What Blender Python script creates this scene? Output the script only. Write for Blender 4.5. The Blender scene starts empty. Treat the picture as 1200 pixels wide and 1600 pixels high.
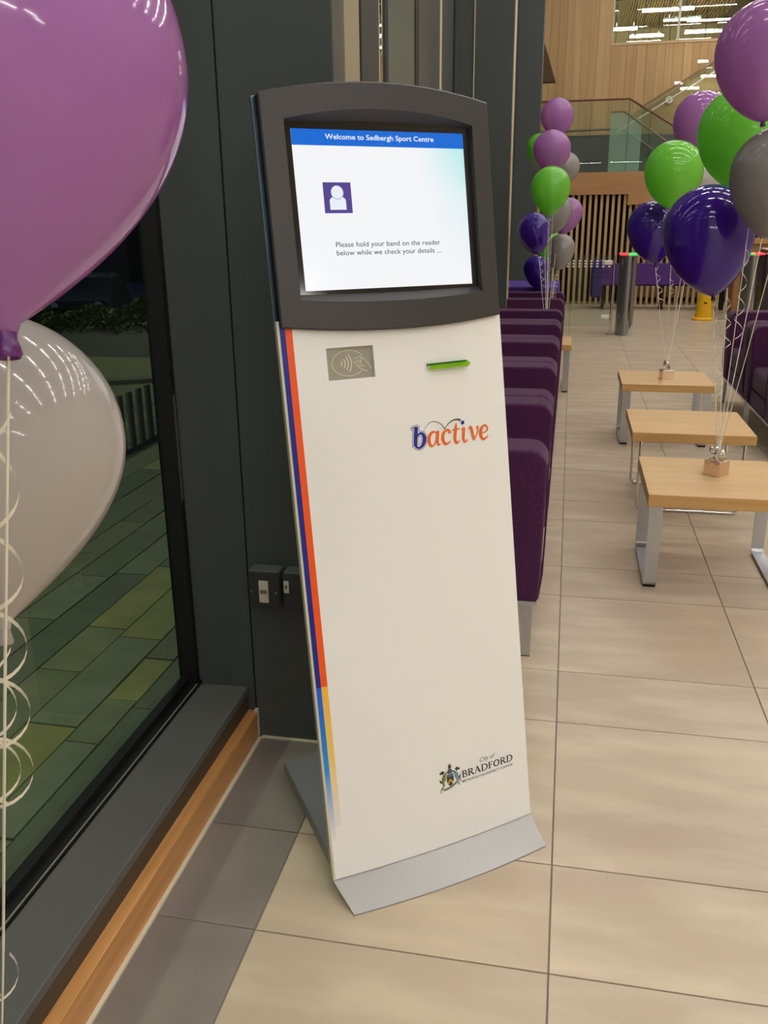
import bpy, bmesh, math, random
from mathutils import Vector, Matrix
random.seed(7)
PI = math.pi
SC = bpy.context.scene
COL = SC.collection

# ------------------------------------------------------------ camera
cam = bpy.data.cameras.new('camera'); co = bpy.data.objects.new('camera', cam); COL.objects.link(co)
RX = Vector((0.98014135, 0.19800803, -0.01075893)); DN = Vector((0.05236456, -0.31077192, -0.94904097)); FW = Vector((-0.1912613, 0.92963091, -0.31496901))
UPV = -DN; BK = -FW
co.matrix_world = Matrix(((RX.x, UPV.x, BK.x, 0), (RX.y, UPV.y, BK.y, 0), (RX.z, UPV.z, BK.z, 1.4), (0, 0, 0, 1)))
cam.sensor_fit = 'VERTICAL'; cam.sensor_height = 36; cam.lens = 1385 / 1600 * 36
cam.clip_start = 0.02; cam.clip_end = 200
SC.camera = co
# ------------------------------------------------------------ world, exposure
SC.view_settings.view_transform = 'Standard'; SC.view_settings.look = 'None'
SC.view_settings.gamma = 1; SC.view_settings.use_curve_mapping = False
SC.view_settings.exposure = 0.0
W = bpy.data.worlds.new('night'); SC.world = W; W.use_nodes = True
W.node_tree.nodes['Background'].inputs[0].default_value = (0.010, 0.016, 0.030, 1)
W.node_tree.nodes['Background'].inputs[1].default_value = 2.2
LIGHT_STRENGTH = 58.0          # the linear ceiling fixtures
LIGHT_COL = (1.0, 0.985, 0.955)

# ------------------------------------------------------------ materials
def lin(c):
    return tuple(((v / 255) / 12.92 if v / 255 <= .04045 else ((v / 255 + .055) / 1.055) ** 2.4) for v in c) + (1,)
MATS = {}
def mat(name, rgb=(128, 128, 128), rough=.5, metal=0., emit=None, estr=0., trans=0., ior=1.45, coat=0., noise=None, bump=None, spec=.5, aniso=0, alpha=None, sheen=0):
    if name in MATS: return MATS[name]
    m = bpy.data.materials.new(name); m.use_nodes = True; nt = m.node_tree; b = nt.nodes['Principled BSDF']
    b.inputs['Base Color'].default_value = lin(rgb); b.inputs['Roughness'].default_value = rough
    b.inputs['Metallic'].default_value = metal; b.inputs['Transmission Weight'].default_value = trans
    b.inputs['IOR'].default_value = ior; b.inputs['Coat Weight'].default_value = coat
    b.inputs['Specular IOR Level'].default_value = spec
    if sheen: b.inputs['Sheen Weight'].default_value = sheen
    if emit: b.inputs['Emission Color'].default_value = lin(emit); b.inputs['Emission Strength'].default_value = estr
    if noise:   # (scale vector, rgb2, detail, lo, hi)
        sc, rgb2, det, lo, hi = noise
        tc = nt.nodes.new('ShaderNodeTexCoord'); mp = nt.nodes.new('ShaderNodeMapping'); nz = nt.nodes.new('ShaderNodeTexNoise')
        oi = nt.nodes.new('ShaderNodeObjectInfo'); ad = nt.nodes.new('ShaderNodeVectorMath'); ad.operation = 'ADD'
        ml = nt.nodes.new('ShaderNodeMath'); ml.operation = 'MULTIPLY'; ml.inputs[1].default_value = 37.0
        rp = nt.nodes.new('ShaderNodeValToRGB')
        nt.links.new(tc.outputs['Object'], ad.inputs[0]); nt.links.new(oi.outputs['Random'], ml.inputs[0]); nt.links.new(ml.outputs[0], ad.inputs[1])
        nt.links.new(ad.outputs[0], mp.inputs[0]); mp.inputs['Scale'].default_value = sc
        nt.links.new(mp.outputs[0], nz.inputs[0]); nz.inputs['Scale'].default_value = 1; nz.inputs['Detail'].default_value = det
        rp.color_ramp.elements[0].position = lo; rp.color_ramp.elements[1].position = hi
        rp.color_ramp.elements[0].color = lin(rgb); rp.color_ramp.elements[1].color = lin(rgb2)
        nt.links.new(nz.outputs[0], rp.inputs[0]); nt.links.new(rp.outputs[0], b.inputs['Base Color'])
    if bump:    # (scale, strength, distance)
        tc = nt.nodes.new('ShaderNodeTexCoord'); nz = nt.nodes.new('ShaderNodeTexNoise'); bp = nt.nodes.new('ShaderNodeBump')
        nz.inputs['Scale'].default_value = bump[0]; nz.inputs['Detail'].default_value = 4
        bp.inputs['Strength'].default_value = bump[1]; bp.inputs['Distance'].default_value = bump[2]
        nt.links.new(tc.outputs['Object'], nz.inputs['Vector']); nt.links.new(nz.outputs[0], bp.inputs['Height']); nt.links.new(bp.outputs[0], b.inputs['Normal'])
    MATS[name] = m; return m
def glass(name, tint=(200, 215, 205), refl=1.45, mirror=0.0):
    if name in MATS: return MATS[name]
    m = bpy.data.materials.new(name); m.use_nodes = True; nt = m.node_tree; nt.nodes.clear()
    o = nt.nodes.new('ShaderNodeOutputMaterial'); mx = nt.nodes.new('ShaderNodeMixShader'); t = nt.nodes.new('ShaderNodeBsdfTransparent'); g = nt.nodes.new('ShaderNodeBsdfGlossy')
    fr = nt.nodes.new('ShaderNodeFresnel'); fr.inputs[0].default_value = refl
    mt = nt.nodes.new('ShaderNodeMath'); mt.operation = 'ADD'; mt.inputs[1].default_value = mirror; mt.use_clamp = True
    t.inputs[0].default_value = lin(tint); g.inputs['Roughness'].default_value = 0.0
    ge = nt.nodes.new('ShaderNodeNewGeometry'); iv = nt.nodes.new('ShaderNodeMath'); iv.operation = 'SUBTRACT'; iv.inputs[0].default_value = 1.0; nt.links.new(ge.outputs['Backfacing'], iv.inputs[1])
    ml = nt.nodes.new('ShaderNodeMath'); ml.operation = 'MULTIPLY'; nt.links.new(fr.outputs[0], mt.inputs[0]); nt.links.new(mt.outputs[0], ml.inputs[0]); nt.links.new(iv.outputs[0], ml.inputs[1]); nt.links.new(ml.outputs[0], mx.inputs[0]); nt.links.new(t.outputs[0], mx.inputs[1]); nt.links.new(g.outputs[0], mx.inputs[2]); nt.links.new(mx.outputs[0], o.inputs[0])
    MATS[name] = m; return m
def latex(name, rgb, through=.35, rough=.1, tint=None):
    m = mat(name, rgb, rough, coat=.35, spec=.6)
    nt = m.node_tree; b = nt.nodes['Principled BSDF']; o = nt.nodes['Material Output']
    tr = nt.nodes.new('ShaderNodeBsdfTranslucent'); tr.inputs[0].default_value = lin(tint or rgb)
    mx = nt.nodes.new('ShaderNodeMixShader'); mx.inputs[0].default_value = through
    nt.links.new(b.outputs[0], mx.inputs[1]); nt.links.new(tr.outputs[0], mx.inputs[2]); nt.links.new(mx.outputs[0], o.inputs[0])
    return m
DARK = mat('dark_painted_metal', (74, 79, 78), .42, bump=(240, .06, .001))
DARK2 = mat('dark_painted_metal_deep', (50, 56, 55), .5)
SILL = mat('sill_grey', (88, 88, 85), .4, bump=(300, .05, .001))
BLACK = mat('black_rubber', (14, 14, 15), .5)
CREAM = mat('cream_edge', (205, 196, 165), .5)
ALU = mat('anodised_strip', (178, 172, 150), .38, .55)
OAK = mat('oak_trim', (176, 112, 52), .38, noise=((3, 60, 60), (196, 134, 68), 5, .3, .75))
OAKY = mat('oak_trim_lengthwise', (186, 130, 74), .36, noise=((70, 2.0, 70), (210, 156, 96), 5, .3, .72))
GROUT = mat('grout', (132, 124, 110), .8)
CAULK = mat('white_caulk', (214, 206, 184), .6)
TILE = mat('beige_porcelain', (188, 170, 147), .34, noise=((3.0, 10.0, 2), (214, 198, 172), 9, .42, .82), bump=(60, .03, .001))
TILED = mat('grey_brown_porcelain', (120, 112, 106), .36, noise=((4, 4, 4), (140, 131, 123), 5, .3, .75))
PLANK = [mat('wall_plank_%s' % n, c, .45, noise=((30, 30, .8), c2, 4, .3, .75)) for n, c, c2 in (('honey', (182, 146, 96), (198, 162, 112)), ('amber', (190, 154, 104), (204, 170, 120)), ('tan', (176, 140, 90), (192, 156, 106)))]
FASCIA = mat('fascia_veneer', (170, 124, 78), .4, noise=((2, 20, 14), (186, 140, 92), 4, .3, .75))
SLAT = mat('slat_timber', (196, 160, 110), .5, noise=((30, 30, 2), (208, 174, 126), 3, .3, .75))
BACKING = mat('dark_backing', (38, 26, 22), .8)
GREYWALL = mat('grey_low_wall', (84, 86, 80), .6)
PLASTER = mat('plaster', (190, 180, 156), .8)
LAMI = mat('beech_laminate', (222, 182, 130), .32, noise=((2.2, 26, 26), (234, 198, 148), 4, .3, .75))
LAMIE = mat('beech_laminate_edge', (196, 152, 92), .4, noise=((3, 40, 40), (208, 166, 106), 3, .3, .75))
STEEL = mat('brushed_steel', (188, 190, 194), .30, .85)
CHROME = mat('chrome', (215, 215, 215), .08, 1.0)
FABRIC = mat('aubergine_wool', (68, 28, 66), .9, sheen=.12, noise=((90, 90, 90), (80, 38, 78), 3, .3, .7), bump=(500, .35, .0015), spec=.2)
WHITE_P = mat('white_laminate', (240, 239, 236), .35, spec=.4)
EDGE_P = mat('panel_edge', (176, 172, 152), .4)
HEADM = mat('charcoal_plastic', (60, 58, 57), .42, bump=(700, .12, .0006))
HEADSIDE = mat('gloss_black_side', (10, 12, 16), .25)
KGREY = mat('silver_powder_coat', (166, 164, 162), .32, .5, bump=(500, .06, .0005))
KBASE = mat('base_grey', (126, 127, 130), .42, .2)
FOIL = mat('rose_silver_foil', (226, 206, 196), .18, .95, bump=(60, .3, .004))
RIBBON = mat('ribbon_white', (236, 230, 214), .3, spec=.7)
YELLOW = mat('safety_yellow', (226, 172, 10), .4)
CLOTH = mat('violet_cloth', (76, 44, 140), .8, noise=((7, 7, 7), (92, 58, 156), 3, .3, .7))
WGLASS = glass('window_glass', (236, 243, 234), 1.38)
BGLASS = glass('balustrade_glass', (240, 246, 242), 1.45)
GGLASS = mat('green_frosted_glass', (150, 186, 168), .15); GGLASS.node_tree.nodes['Principled BSDF'].inputs['Alpha'].default_value = .42
REFLG = glass('night_glass', (60, 66, 62), 1.45, .35)
LX = {'mauve': latex('latex_mauve', (182, 128, 196), .40, tint=(210, 146, 208)), 'green': latex('latex_green', (142, 226, 84), .42), 'violet': latex('latex_violet', (66, 26, 156), .15),
      'silver': latex('latex_silver', (158, 154, 152), .25), 'pearl': latex('latex_pearl', (208, 202, 198), .45)}

# ------------------------------------------------------------ helpers
class MB:
    def __init__(s): s.v = []; s.f = []; s.m = []; s.mi = 0
    def add(s, vs, fs):
        o = len(s.v); s.v += [tuple(p) for p in vs]; s.f += [tuple(i + o for i in q) for q in fs]; s.m += [s.mi] * len(fs); return s
    def box(s, x0, x1, y0, y1, z0, z1):
        return s.add([(x, y, z) for z in (z0, z1) for y in (y0, y1) for x in (x0, x1)],
                     [(0, 2, 3, 1), (4, 5, 7, 6), (0, 1, 5, 4), (2, 6, 7, 3), (0, 4, 6, 2), (1, 3, 7, 5)])
    def prism(s, poly, fn, a, b):
        """poly: list of 2d points; fn(p, t) -> 3d"""
        n = len(poly); vs = [fn(p, a) for p in poly] + [fn(p, b) for p in poly]
        return s.add(vs, [tuple(range(n))[::-1], tuple(range(n, 2 * n))] + [(i, (i + 1) % n, (i + 1) % n + n, i + n) for i in range(n)])
    def tube(s, pts, r, n=8, caps=True):
        pts = [Vector(p) for p in pts]; rs = r if isinstance(r, (list, tuple)) else [r] * len(pts)
        vs = []; fs = []; prev = None
        for i, p in enumerate(pts):
            d = (pts[min(i + 1, len(pts) - 1)] - pts[max(i - 1, 0)])
            d = d.normalized() if d.length > 1e-9 else Vector((0, 0, 1))
            if prev is None: prev = d.orthogonal().normalized()
            a = (prev - d * prev.dot(d)); a = a.normalized() if a.length > 1e-6 else d.orthogonal().normalized(); prev = a; b = d.cross(a)
            for k in range(n):
                t = 2 * PI * k / n; vs.append(p + (a * math.cos(t) + b * math.sin(t)) * rs[i])
        for i in range(len(pts) - 1):
            for k in range(n):
                fs.append((i * n + k, i * n + (k + 1) % n, (i + 1) * n + (k + 1) % n, (i + 1) * n + k))
        if caps: fs.append(tuple(range(n))[::-1]); fs.append(tuple(range((len(pts) - 1) * n, len(pts) * n)))
        return s.add(vs, fs)
    def lathe(s, prof, n=32, cx=0, cy=0, sx=1, sy=1):
        vs = []; fs = []
        for r, z in prof:
            for k in range(n):
                t = 2 * PI * k / n; vs.append((cx + r * math.cos(t) * sx, cy + r * math.sin(t) * sy, z))
        for i in range(len(prof) - 1):
            for k in range(n): fs.append((i * n + k, i * n + (k + 1) % n, (i + 1) * n + (k + 1) % n, (i + 1) * n + k))
        fs.append(tuple(range(n))[::-1]); fs.append(tuple(range((len(prof) - 1) * n, len(prof) * n)))
        return s.add(vs, fs)
    def strip(s, a, b):
        n = len(a); return s.add(list(a) + list(b), [(i, i + 1, n + i + 1, n + i) for i in range(n - 1)])
    def mesh(s, name, mats, smooth=None):
        me = bpy.data.meshes.new(name); me.from_pydata([tuple(v) for v in s.v], [], s.f); me.update()
        for m in (mats if isinstance(mats, list) else [mats]): me.materials.append(m)
        me.polygons.foreach_set('material_index', s.m)
        if smooth is not None:
            me.shade_smooth(); me.set_sharp_from_angle(angle=math.radians(smooth))
        return me
    def build(s, name, mats, parent=None, smooth=None, bevel=None, loc=None):
        o = bpy.data.objects.new(name, s.mesh(name, mats, smooth)); COL.objects.link(o)
        if parent: o.parent = parent
        if loc: o.location = loc
        if bevel:
            b = o.modifiers.new('bevel', 'BEVEL'); b.width = bevel[0]; b.segments = bevel[1]; b.limit_method = 'ANGLE'; b.harden_normals = False
            if smooth is None: o.data.shade_smooth(); o.data.set_sharp_from_angle(angle=math.radians(50))
            if bevel[1] > 1:
                w = o.modifiers.new('wn', 'WEIGHTED_NORMAL'); w.keep_sharp = False
        return o
def box(name, m, x0, x1, y0, y1, z0, z1, parent=None, bevel=None):
    return MB().box(x0, x1, y0, y1, z0, z1).build(name, m, parent, bevel=bevel)
def empty(name, label, cat, loc=(0, 0, 0), rz=0, group=None):
    o = bpy.data.objects.new(name, None); COL.objects.link(o); o.empty_display_size = .1
    o.location = loc; o.rotation_euler = (0, 0, rz); tag(o, label, cat, group); return o
def tag(o, label, cat, group=None):
    o['label'] = label; o['category'] = cat
    if group: o['group'] = group
    return o
def struct(o): o['kind'] = 'structure'; return o
def sbox(name, m, *a, **k): return struct(box(name, m, *a, **k))
def copy_tree(o, parent=None):
    c = o.copy(); COL.objects.link(c)
    if parent: c.parent = parent
    for ch in list(o.children): copy_tree(ch, c)
    return c
def font_verts(body, shear=0.0, bold=0.0):
    cu = bpy.data.curves.new('txt', 'FONT'); cu.body = body; cu.shear = shear; cu.offset = bold; cu.size = 1; cu.resolution_u = 3
    o = bpy.data.objects.new('txt', cu); COL.objects.link(o)
    dg = bpy.context.evaluated_depsgraph_get(); dg.update(); me = o.evaluated_get(dg).to_mesh()
    vs = [(v.co.x, v.co.y) for v in me.vertices]; fs = [tuple(p.vertices) for p in me.polygons]
    o.evaluated_get(dg).to_mesh_clear(); COL.objects.unlink(o); bpy.data.objects.remove(o)
    return vs, fs
def fit2(vs, x0, x1, y0, y1):
    ax = min(v[0] for v in vs); bx = max(v[0] for v in vs); ay = min(v[1] for v in vs); by = max(v[1] for v in vs)
    return [(x0 + (v[0] - ax) / (bx - ax) * (x1 - x0), y0 + (v[1] - ay) / (by - ay) * (y1 - y0)) for v in vs]
def crom(pts, ws, k=5):
    out = []; n = len(pts)
    for i in range(n - 1):
        p = [pts[max(i - 1, 0)], pts[i], pts[i + 1], pts[min(i + 2, n - 1)]]
        for j in range(k):
            t = j / k; q = []
            for c in (0, 1): q.append(.5 * ((2 * p[1][c]) + (-p[0][c] + p[2][c]) * t + (2 * p[0][c] - 5 * p[1][c] + 4 * p[2][c] - p[3][c]) * t * t + (-p[0][c] + 3 * p[1][c] - 3 * p[2][c] + p[3][c]) * t ** 3))
            out.append((q[0], q[1], ws[i] + (ws[i + 1] - ws[i]) * t))
    out.append((*pts[-1], ws[-1])); return out
def ribbon2d(pts, ws, smooth=True, grow=0.0):
    if not isinstance(ws, (list, tuple)): ws = [ws] * len(pts)
    q = crom(pts, ws) if smooth and len(pts) > 2 else [(p[0], p[1], w) for p, w in zip(pts, ws)]
    vs = []; fs = []
    for i, (x, y, w) in enumerate(q):
        a = q[max(i - 1, 0)]; b = q[min(i + 1, len(q) - 1)]; dx, dy = b[0] - a[0], b[1] - a[1]; l = math.hypot(dx, dy) or 1; w = w / 2 + grow
        e = 0
        if grow: e = -grow if i == 0 else (grow if i == len(q) - 1 else 0)
        x += dx / l * e; y += dy / l * e
        vs += [(x - dy / l * w, y + dx / l * w), (x + dy / l * w, y - dx / l * w)]
    for i in range(len(q) - 1): fs.append((2 * i, 2 * i + 1, 2 * i + 3, 2 * i + 2))
    return vs, fs
def glyphs(word, table, adv, grow=0.0, gap=.12):
    vs = []; fs = []; x = 0
    for ch in word:
        for pts, ws in table[ch]:
            v, f = ribbon2d(pts, ws, True, grow); o = len(vs); vs += [(p[0] + x, p[1]) for p in v]; fs += [tuple(i + o for i in t) for t in f]
        x += adv[ch] + gap
    return vs, fs

# ------------------------------------------------------------ floor
fl = sbox('floor', GROUT, -0.797, 9.0, -5.0, 18.0, -.06, -.0025)
ROWS = []
k = -6
while True:
    a = 1.388 + .924 * k; b = 1.699 + .924 * k; c = 1.388 + .924 * (k + 1)
    if a > 11.0: break
    ROWS += [(a, b), (b, c)]; k += 1
g = .0021
def tile(x0, x1, y0, y1, m):
    o = MB().box(-(x1 - x0) / 2 + g, (x1 - x0) / 2 - g, -(y1 - y0) / 2 + g, (y1 - y0) / 2 - g, -.01, 0).build('tile', m, fl)
    o.location = ((x0 + x1) / 2, (y0 + y1) / 2, 0); return o
tcache = {}
def tile_c(x0, x1, y0, y1, m):
    key = (round(x1 - x0, 3), round(y1 - y0, 3), m.name)
    if key in tcache:
        o = tcache[key].copy(); COL.objects.link(o); o.location = ((x0 + x1) / 2, (y0 + y1) / 2, 0)
    else: tcache[key] = tile(x0, x1, y0, y1, m)
for (y0, y1) in ROWS:
    if y1 < .6: continue
    tile_c(-.569, .0305, y0, y1, TILE)
    for j in range(3): tile_c(.0305 + .6 * j, .6305 + .6 * j, y0, y1, TILE)
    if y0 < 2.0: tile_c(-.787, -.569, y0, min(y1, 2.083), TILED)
# beyond the tiles one can pick apart: the same porcelain, laid as one surface with its joints in the material
def far_tile_mat():
    m = bpy.data.materials.new('beige_porcelain_far'); m.use_nodes = True; nt = m.node_tree; b = nt.nodes['Principled BSDF']; b.inputs['Roughness'].default_value = .34
    tc = nt.nodes.new('ShaderNodeTexCoord'); br = nt.nodes.new('ShaderNodeTexBrick'); mp = nt.nodes.new('ShaderNodeMapping')
    mp.inputs['Location'].default_value = (-.0305, -1.388, 0)
    br.offset = 0; br.inputs['Scale'].default_value = 1; br.inputs['Brick Width'].default_value = .6; br.inputs['Row Height'].default_value = .462; br.inputs['Mortar Size'].default_value = .003
    br.inputs['Color1'].default_value = lin((190, 173, 147)); br.inputs['Color2'].default_value = lin((198, 181, 155)); br.inputs['Mortar'].default_value = lin((120, 108, 90))
    nt.links.new(tc.outputs['Object'], mp.inputs[0]); nt.links.new(mp.outputs[0], br.inputs[0]); nt.links.new(br.outputs[0], b.inputs['Base Color']); return m
FT = far_tile_mat()
yend = ROWS[-1][1]
p = MB(); p.box(1.8305, 9, -5, yend, -.01, 0); p.box(-.797, 9, yend, 18, -.01, 0); p.box(-.797, 9, -5, .46, -.0101, -.0001); p.box(-.79, -.531, 2.10, yend, -.01, -.0002)
o = p.build('tile_field', FT, fl); o['kind'] = 'stuff'
struct(MB().box(-.7975, -.7885, -2, 2.085, -.01, .004).box(-.7975, -.531, 2.076, 2.086, -.01, .004).box(-.806, -.797, 2.072, 2.086, 0, .09).build('trim_1', CAULK))
# ------------------------------------------------------------ left wall: oak trim, sill, window, columns
struct(box('baseboard_left', OAKY, -.838, -.7975, -2, 2.084, 0, .084, bevel=(.002, 2)))
sl = MB().box(-.842, -.826, -2, 2.084, .07, .150); struct(sl.build('trim_2', mat('bronze_groove', (70, 60, 48), .5)))
struct(box('trim_3', SILL, -.961, -.822, -2, 2.0845, .132, .157, bevel=(.003, 2)))
wn = struct(MB().box(-1.016, -.961, -2, 2.085, -.05, .163).build('window_1', BLACK))
box('gasket', ALU, -.9665, -.9635, -2, 2.06, .156, .1645, wn)
box('lower_rail', BLACK, -1.016, -.990, -2, 2.062, .163, .178, wn)
box('jamb', BLACK, -1.016, -.967, 2.062, 2.085, .163, 6.5, wn)
box('jamb_label', mat('jamb_label_grey', (84, 88, 88), .6), -.9668, -.9662, 2.066, 2.078, .70, .98, wn)
box('pane', WGLASS, -1.015, -1.009, -2, 2.062, .165, 6.5, wn)
c1 = struct(MB().box(-1.016, -.8065, 2.0865, 2.30, .0, 6.5).build('wall_left', DARK))
box('column_face', DARK, -.8025, -.531, 2.085, 2.165, 0, 6.5, c1, bevel=(.003, 2))
box('joint', BLACK, -.81, -.70, 2.095, 2.165, 0, 6.5, c1)
box('column_return', mat('olive_gasket', (86, 92, 82), .4), -.80, -.5345, 2.165, 2.20, 0, 6.5, c1)
box('column_cap', ALU, -.80, -.532, 2.20, 2.352, 0, 6.5, c1)
# further bays of the glazed wall, built along the same line
def bay(y0, y1):
    wall = struct(MB().box(-1.04, -.98, y0, y1, 0, .16).build('window_2' if y0 < 5 else 'window_3', DARK))
    return wall
b2 = bay(2.36, 7.8)
box('mullion', DARK2, -1.04, -.90, 4.02, 4.38, .1, 6.5, b2)
box('trim_strip', CREAM, -.902, -.897, 4.375, 4.385, .1, 6.5, b2)
box('pane', REFLG, -1.02, -1.0, 2.36, 4.02, .16, 6.5, b2)
box('pane', REFLG, -1.02, -.985, 4.40, 4.95, .16, 6.5, b2)
box('infill_panel', mat('slate_panel', (88, 94, 88), .4), -1.04, -.97, 4.96, 5.77, .1, 6.5, b2)
box('joint', BLACK, -1.04, -.965, 5.77, 5.90, .1, 6.5, b2)
box('infill_panel', DARK, -1.04, -.97, 5.90, 6.82, .1, 6.5, b2)
box('trim_strip', CREAM, -.975, -.966, 6.82, 6.90, .1, 6.5, b2)
box('infill_panel', DARK, -1.04, -.97, 6.90, 7.55, .1, 6.5, b2)
box('joint', BLACK, -1.04, -.968, 7.55, 7.66, .1, 6.5, b2)
box('infill_panel', DARK, -1.04, -.97, 7.66, 7.90, .1, 6.5, b2)
box('trim_strip', CREAM, -.846, -.838, 7.885, 7.898, 0, 6.5, b2)
c2 = struct(MB().box(-.97, -.846, 7.9, 8.2, 0, 6.5).build('wall_left_column_two'.replace('_column_two', ''), DARK))
box('column_face', DARK, -.836, -.531, 7.9, 8.0, 0, 6.5, c2)
box('column_edge', CREAM, -.60, -.5315, 8.0, 8.24, 0, 6.5, c2)
box('joint', BLACK, -.84, -.60, 8.0, 8.5, 0, 6.5, c2)
b3 = bay(8.2, 17.8)
box('infill_panel', BLACK, -1.04, -.97, 8.2, 12.9, .1, 6.5, b3)
box('infill_panel', DARK, -1.04, -.97, 13.2, 17.8, .1, 6.5, b3)
c3 = struct(MB().box(-1.0, -.815, 12.9, 13.2, 0, 6.5).build('wall_left', DARK))
box('column_face', DARK, -.812, -.49, 12.9, 13.3, 0, 6.5, c3)
struct(MB().box(-1.1, -.96, -5, 18, 6.5, 7.3).box(-1.1, -.96, -5.1, -2, -.05, 6.5).build('wall_left', DARK))

# ------------------------------------------------------------ back wall, upper floor, stairs
YB = 17.8
wb = struct(MB().box(-1.2, 9, YB, YB + .15, 0, 2.0).box(-1.2, 9, YB + .02, YB + .15, 5.6, 7.3).box(-1.2, .47, YB + .02, YB + .15, 2, 5.6).box(.47, 2.9, YB + .02, YB + .15, 2, 4.24).box(2.9, 9, YB + .02, YB + .15, 2, 5.6).build('wall_back', PLANK[0]))
x = -1.15; i = 0
while x < 3.6:
    if .30 < x < .5: x0_ = x; x = .30 if False else x
    w = random.choice((.13, .15, .17)); m = PLANK[random.randrange(3)]
    z1 = 7.3 if (x + w < .52 or x > 2.9) else 4.22
    if x < .5 < x + w + .06: w = .512 - x + .004
    bb = MB().box(x, x + w - .004, YB - .012 - .004 * (i % 2), YB + .02, 2.0, z1)
    bb.build('plank', m, wb); x = x + w
    i += 1
box('opening_sill', mat('pale_sill', (206, 176, 128), .4), .5, 2.9, YB - .03, YB + 1.0, 4.22, 4.26, wb)
# the room behind the opening upstairs
up = struct(MB().box(.2, 3.6, 21.5, 21.6, 4.0, 6.0).build('wall_upstairs', mat('warm_plaster', (200, 176, 136), .8)))
cl2 = struct(MB().box(.2, 3.6, 17.9, 21.6, 5.65, 5.7).build('ceiling_upstairs', mat('dark_soffit', (150, 126, 92), .8)))
for j in range(26):
    box('ceiling_slat', mat('pale_slat', (226, 200, 150), .6), .5 + j * .048, .522 + j * .048, 19.0, 21.4, 5.1, 5.16, cl2)
for j in range(14):
    box('ceiling_slat', MATS['pale_slat'], 1.95 + j * .06, 1.975 + j * .06, 19.0, 21.4, 5.16, 5.22, cl2)
struct(MB().box(.2, 3.6, 17.95, 21.6, 3.9, 4.2).build('floor_upstairs', PLASTER))
gl = struct(MB().box(.50, .53, YB, YB + .04, 4.25, 5.6).box(1.60, 1.64, YB, YB + .04, 4.25, 5.6).build('window_4', ALU))
box('pane', BGLASS, .53, 1.60, YB + .01, YB + .02, 4.26, 5.6, gl); box('pane', BGLASS, 1.64, 2.9, YB + .01, YB + .02, 4.26, 5.6, gl)
LE = mat('tube_light', (255, 250, 238), .4, emit=(255, 247, 232), estr=12.0)
UL_ = ['light bar at %s of the lit opening' % q for q in ('the left edge, mid height', 'the left half, just below mid height', 'the top left, under the ceiling slats', 'the centre, upper half', 'the lower left corner', 'the lower middle, hung deep in the room', 'the right half, mid height', 'the bottom middle, on the sill', 'the bottom left, short, on the sill', 'the bottom right, right above the sill', 'the top right, under the ceiling slats')]
for (x0, x1, y, z) in ((.55, 1.0, 19.2, 4.72), (.88, 1.5, 19.4, 4.62), (1.05, 1.95, 18.8, 4.93), (1.45, 2.1, 19.0, 4.8), (.6, .95, 20.2, 4.42), (1.2, 1.75, 20.0, 4.5), (1.9, 2.6, 19.6, 4.68), (1.35, 1.75, 18.6, 4.34), (.9, 1.12, 18.5, 4.32), (2.1, 2.6, 18.7, 4.36), (2.0, 2.8, 20.3, 5.0)):
    t = empty('ceiling_light', UL_.pop(0), 'light', ((x0 + x1) / 2, y, z), 0, 'linear lights seen through the upstairs opening')
    h = (x1 - x0) / 2
    MB().box(-h, h, -.04, .04, -.02, 0).build('diffuser', LE, t); MB().box(-h, h, -.05, .05, 0, .03).build('housing', CHROME, t)
    for sg in (-1, 1): MB().tube([(sg * h * .7, 0, .03), (sg * h * .7, 0, 5.66 - z)], .006, 5).build('hanger', CHROME, t)
# dark wedge soffit at left
struct(MB().prism([(-1.0, 5.2), (-.38, 3.42), (-1.0, 3.42)], lambda p, t: (p[0], t, p[1]), 15.7, 15.9).build('trim_4', mat('walnut_wedge', (84, 60, 36), .6)))
# landing
lf = struct(MB().box(-1.2, 1.6, 15.5, YB, 1.95, 2.05).build('floor_landing', PLASTER))
fa = struct(MB().box(-1.2, .845, 15.40, 15.5, 1.715, 2.05).prism([(.845, 1.556), (4.6, 1.556), (4.6, 1.6), (4.2, 1.62), (1.75, 2.05), (.845, 2.05)], lambda p, t: (p[0], t, p[1]), 15.40, 15.5).build('trim_5', FASCIA))
struct(MB().box(-1.2, 1.35, 17.55, 17.6, 2.05, 2.76).prism([(1.35, 2.05), (3.6, 2.05), (3.6, 2.60), (1.35, 2.76)], lambda p, t: (p[0], t, p[1]), 17.55, 17.6).build('wall_landing', GREYWALL))
# slatted screen
scr = struct(MB().box(-.9, 4.6, 16.0, 16.05, 0, 1.9).build('wall_screen', BACKING))
x = -.55
while x < 4.4:
    zt = 1.72 if x < .83 else 1.57
    if len(tcache) and True:
        o = MB().box(-.021, .021, -.04, .04, 0, zt).build('slat', SLAT, scr); o.location = (x, 15.5, 0)
    x += .0905
box('screen_top_rail', SLAT, .84, .88, 15.44, 15.5, 1.55, 1.72, scr)
box('bench_behind_screen', mat('pale_stone', (150, 140, 120), .6), .85, 3.2, 15.7, 15.9, .1, .32, scr)
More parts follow.
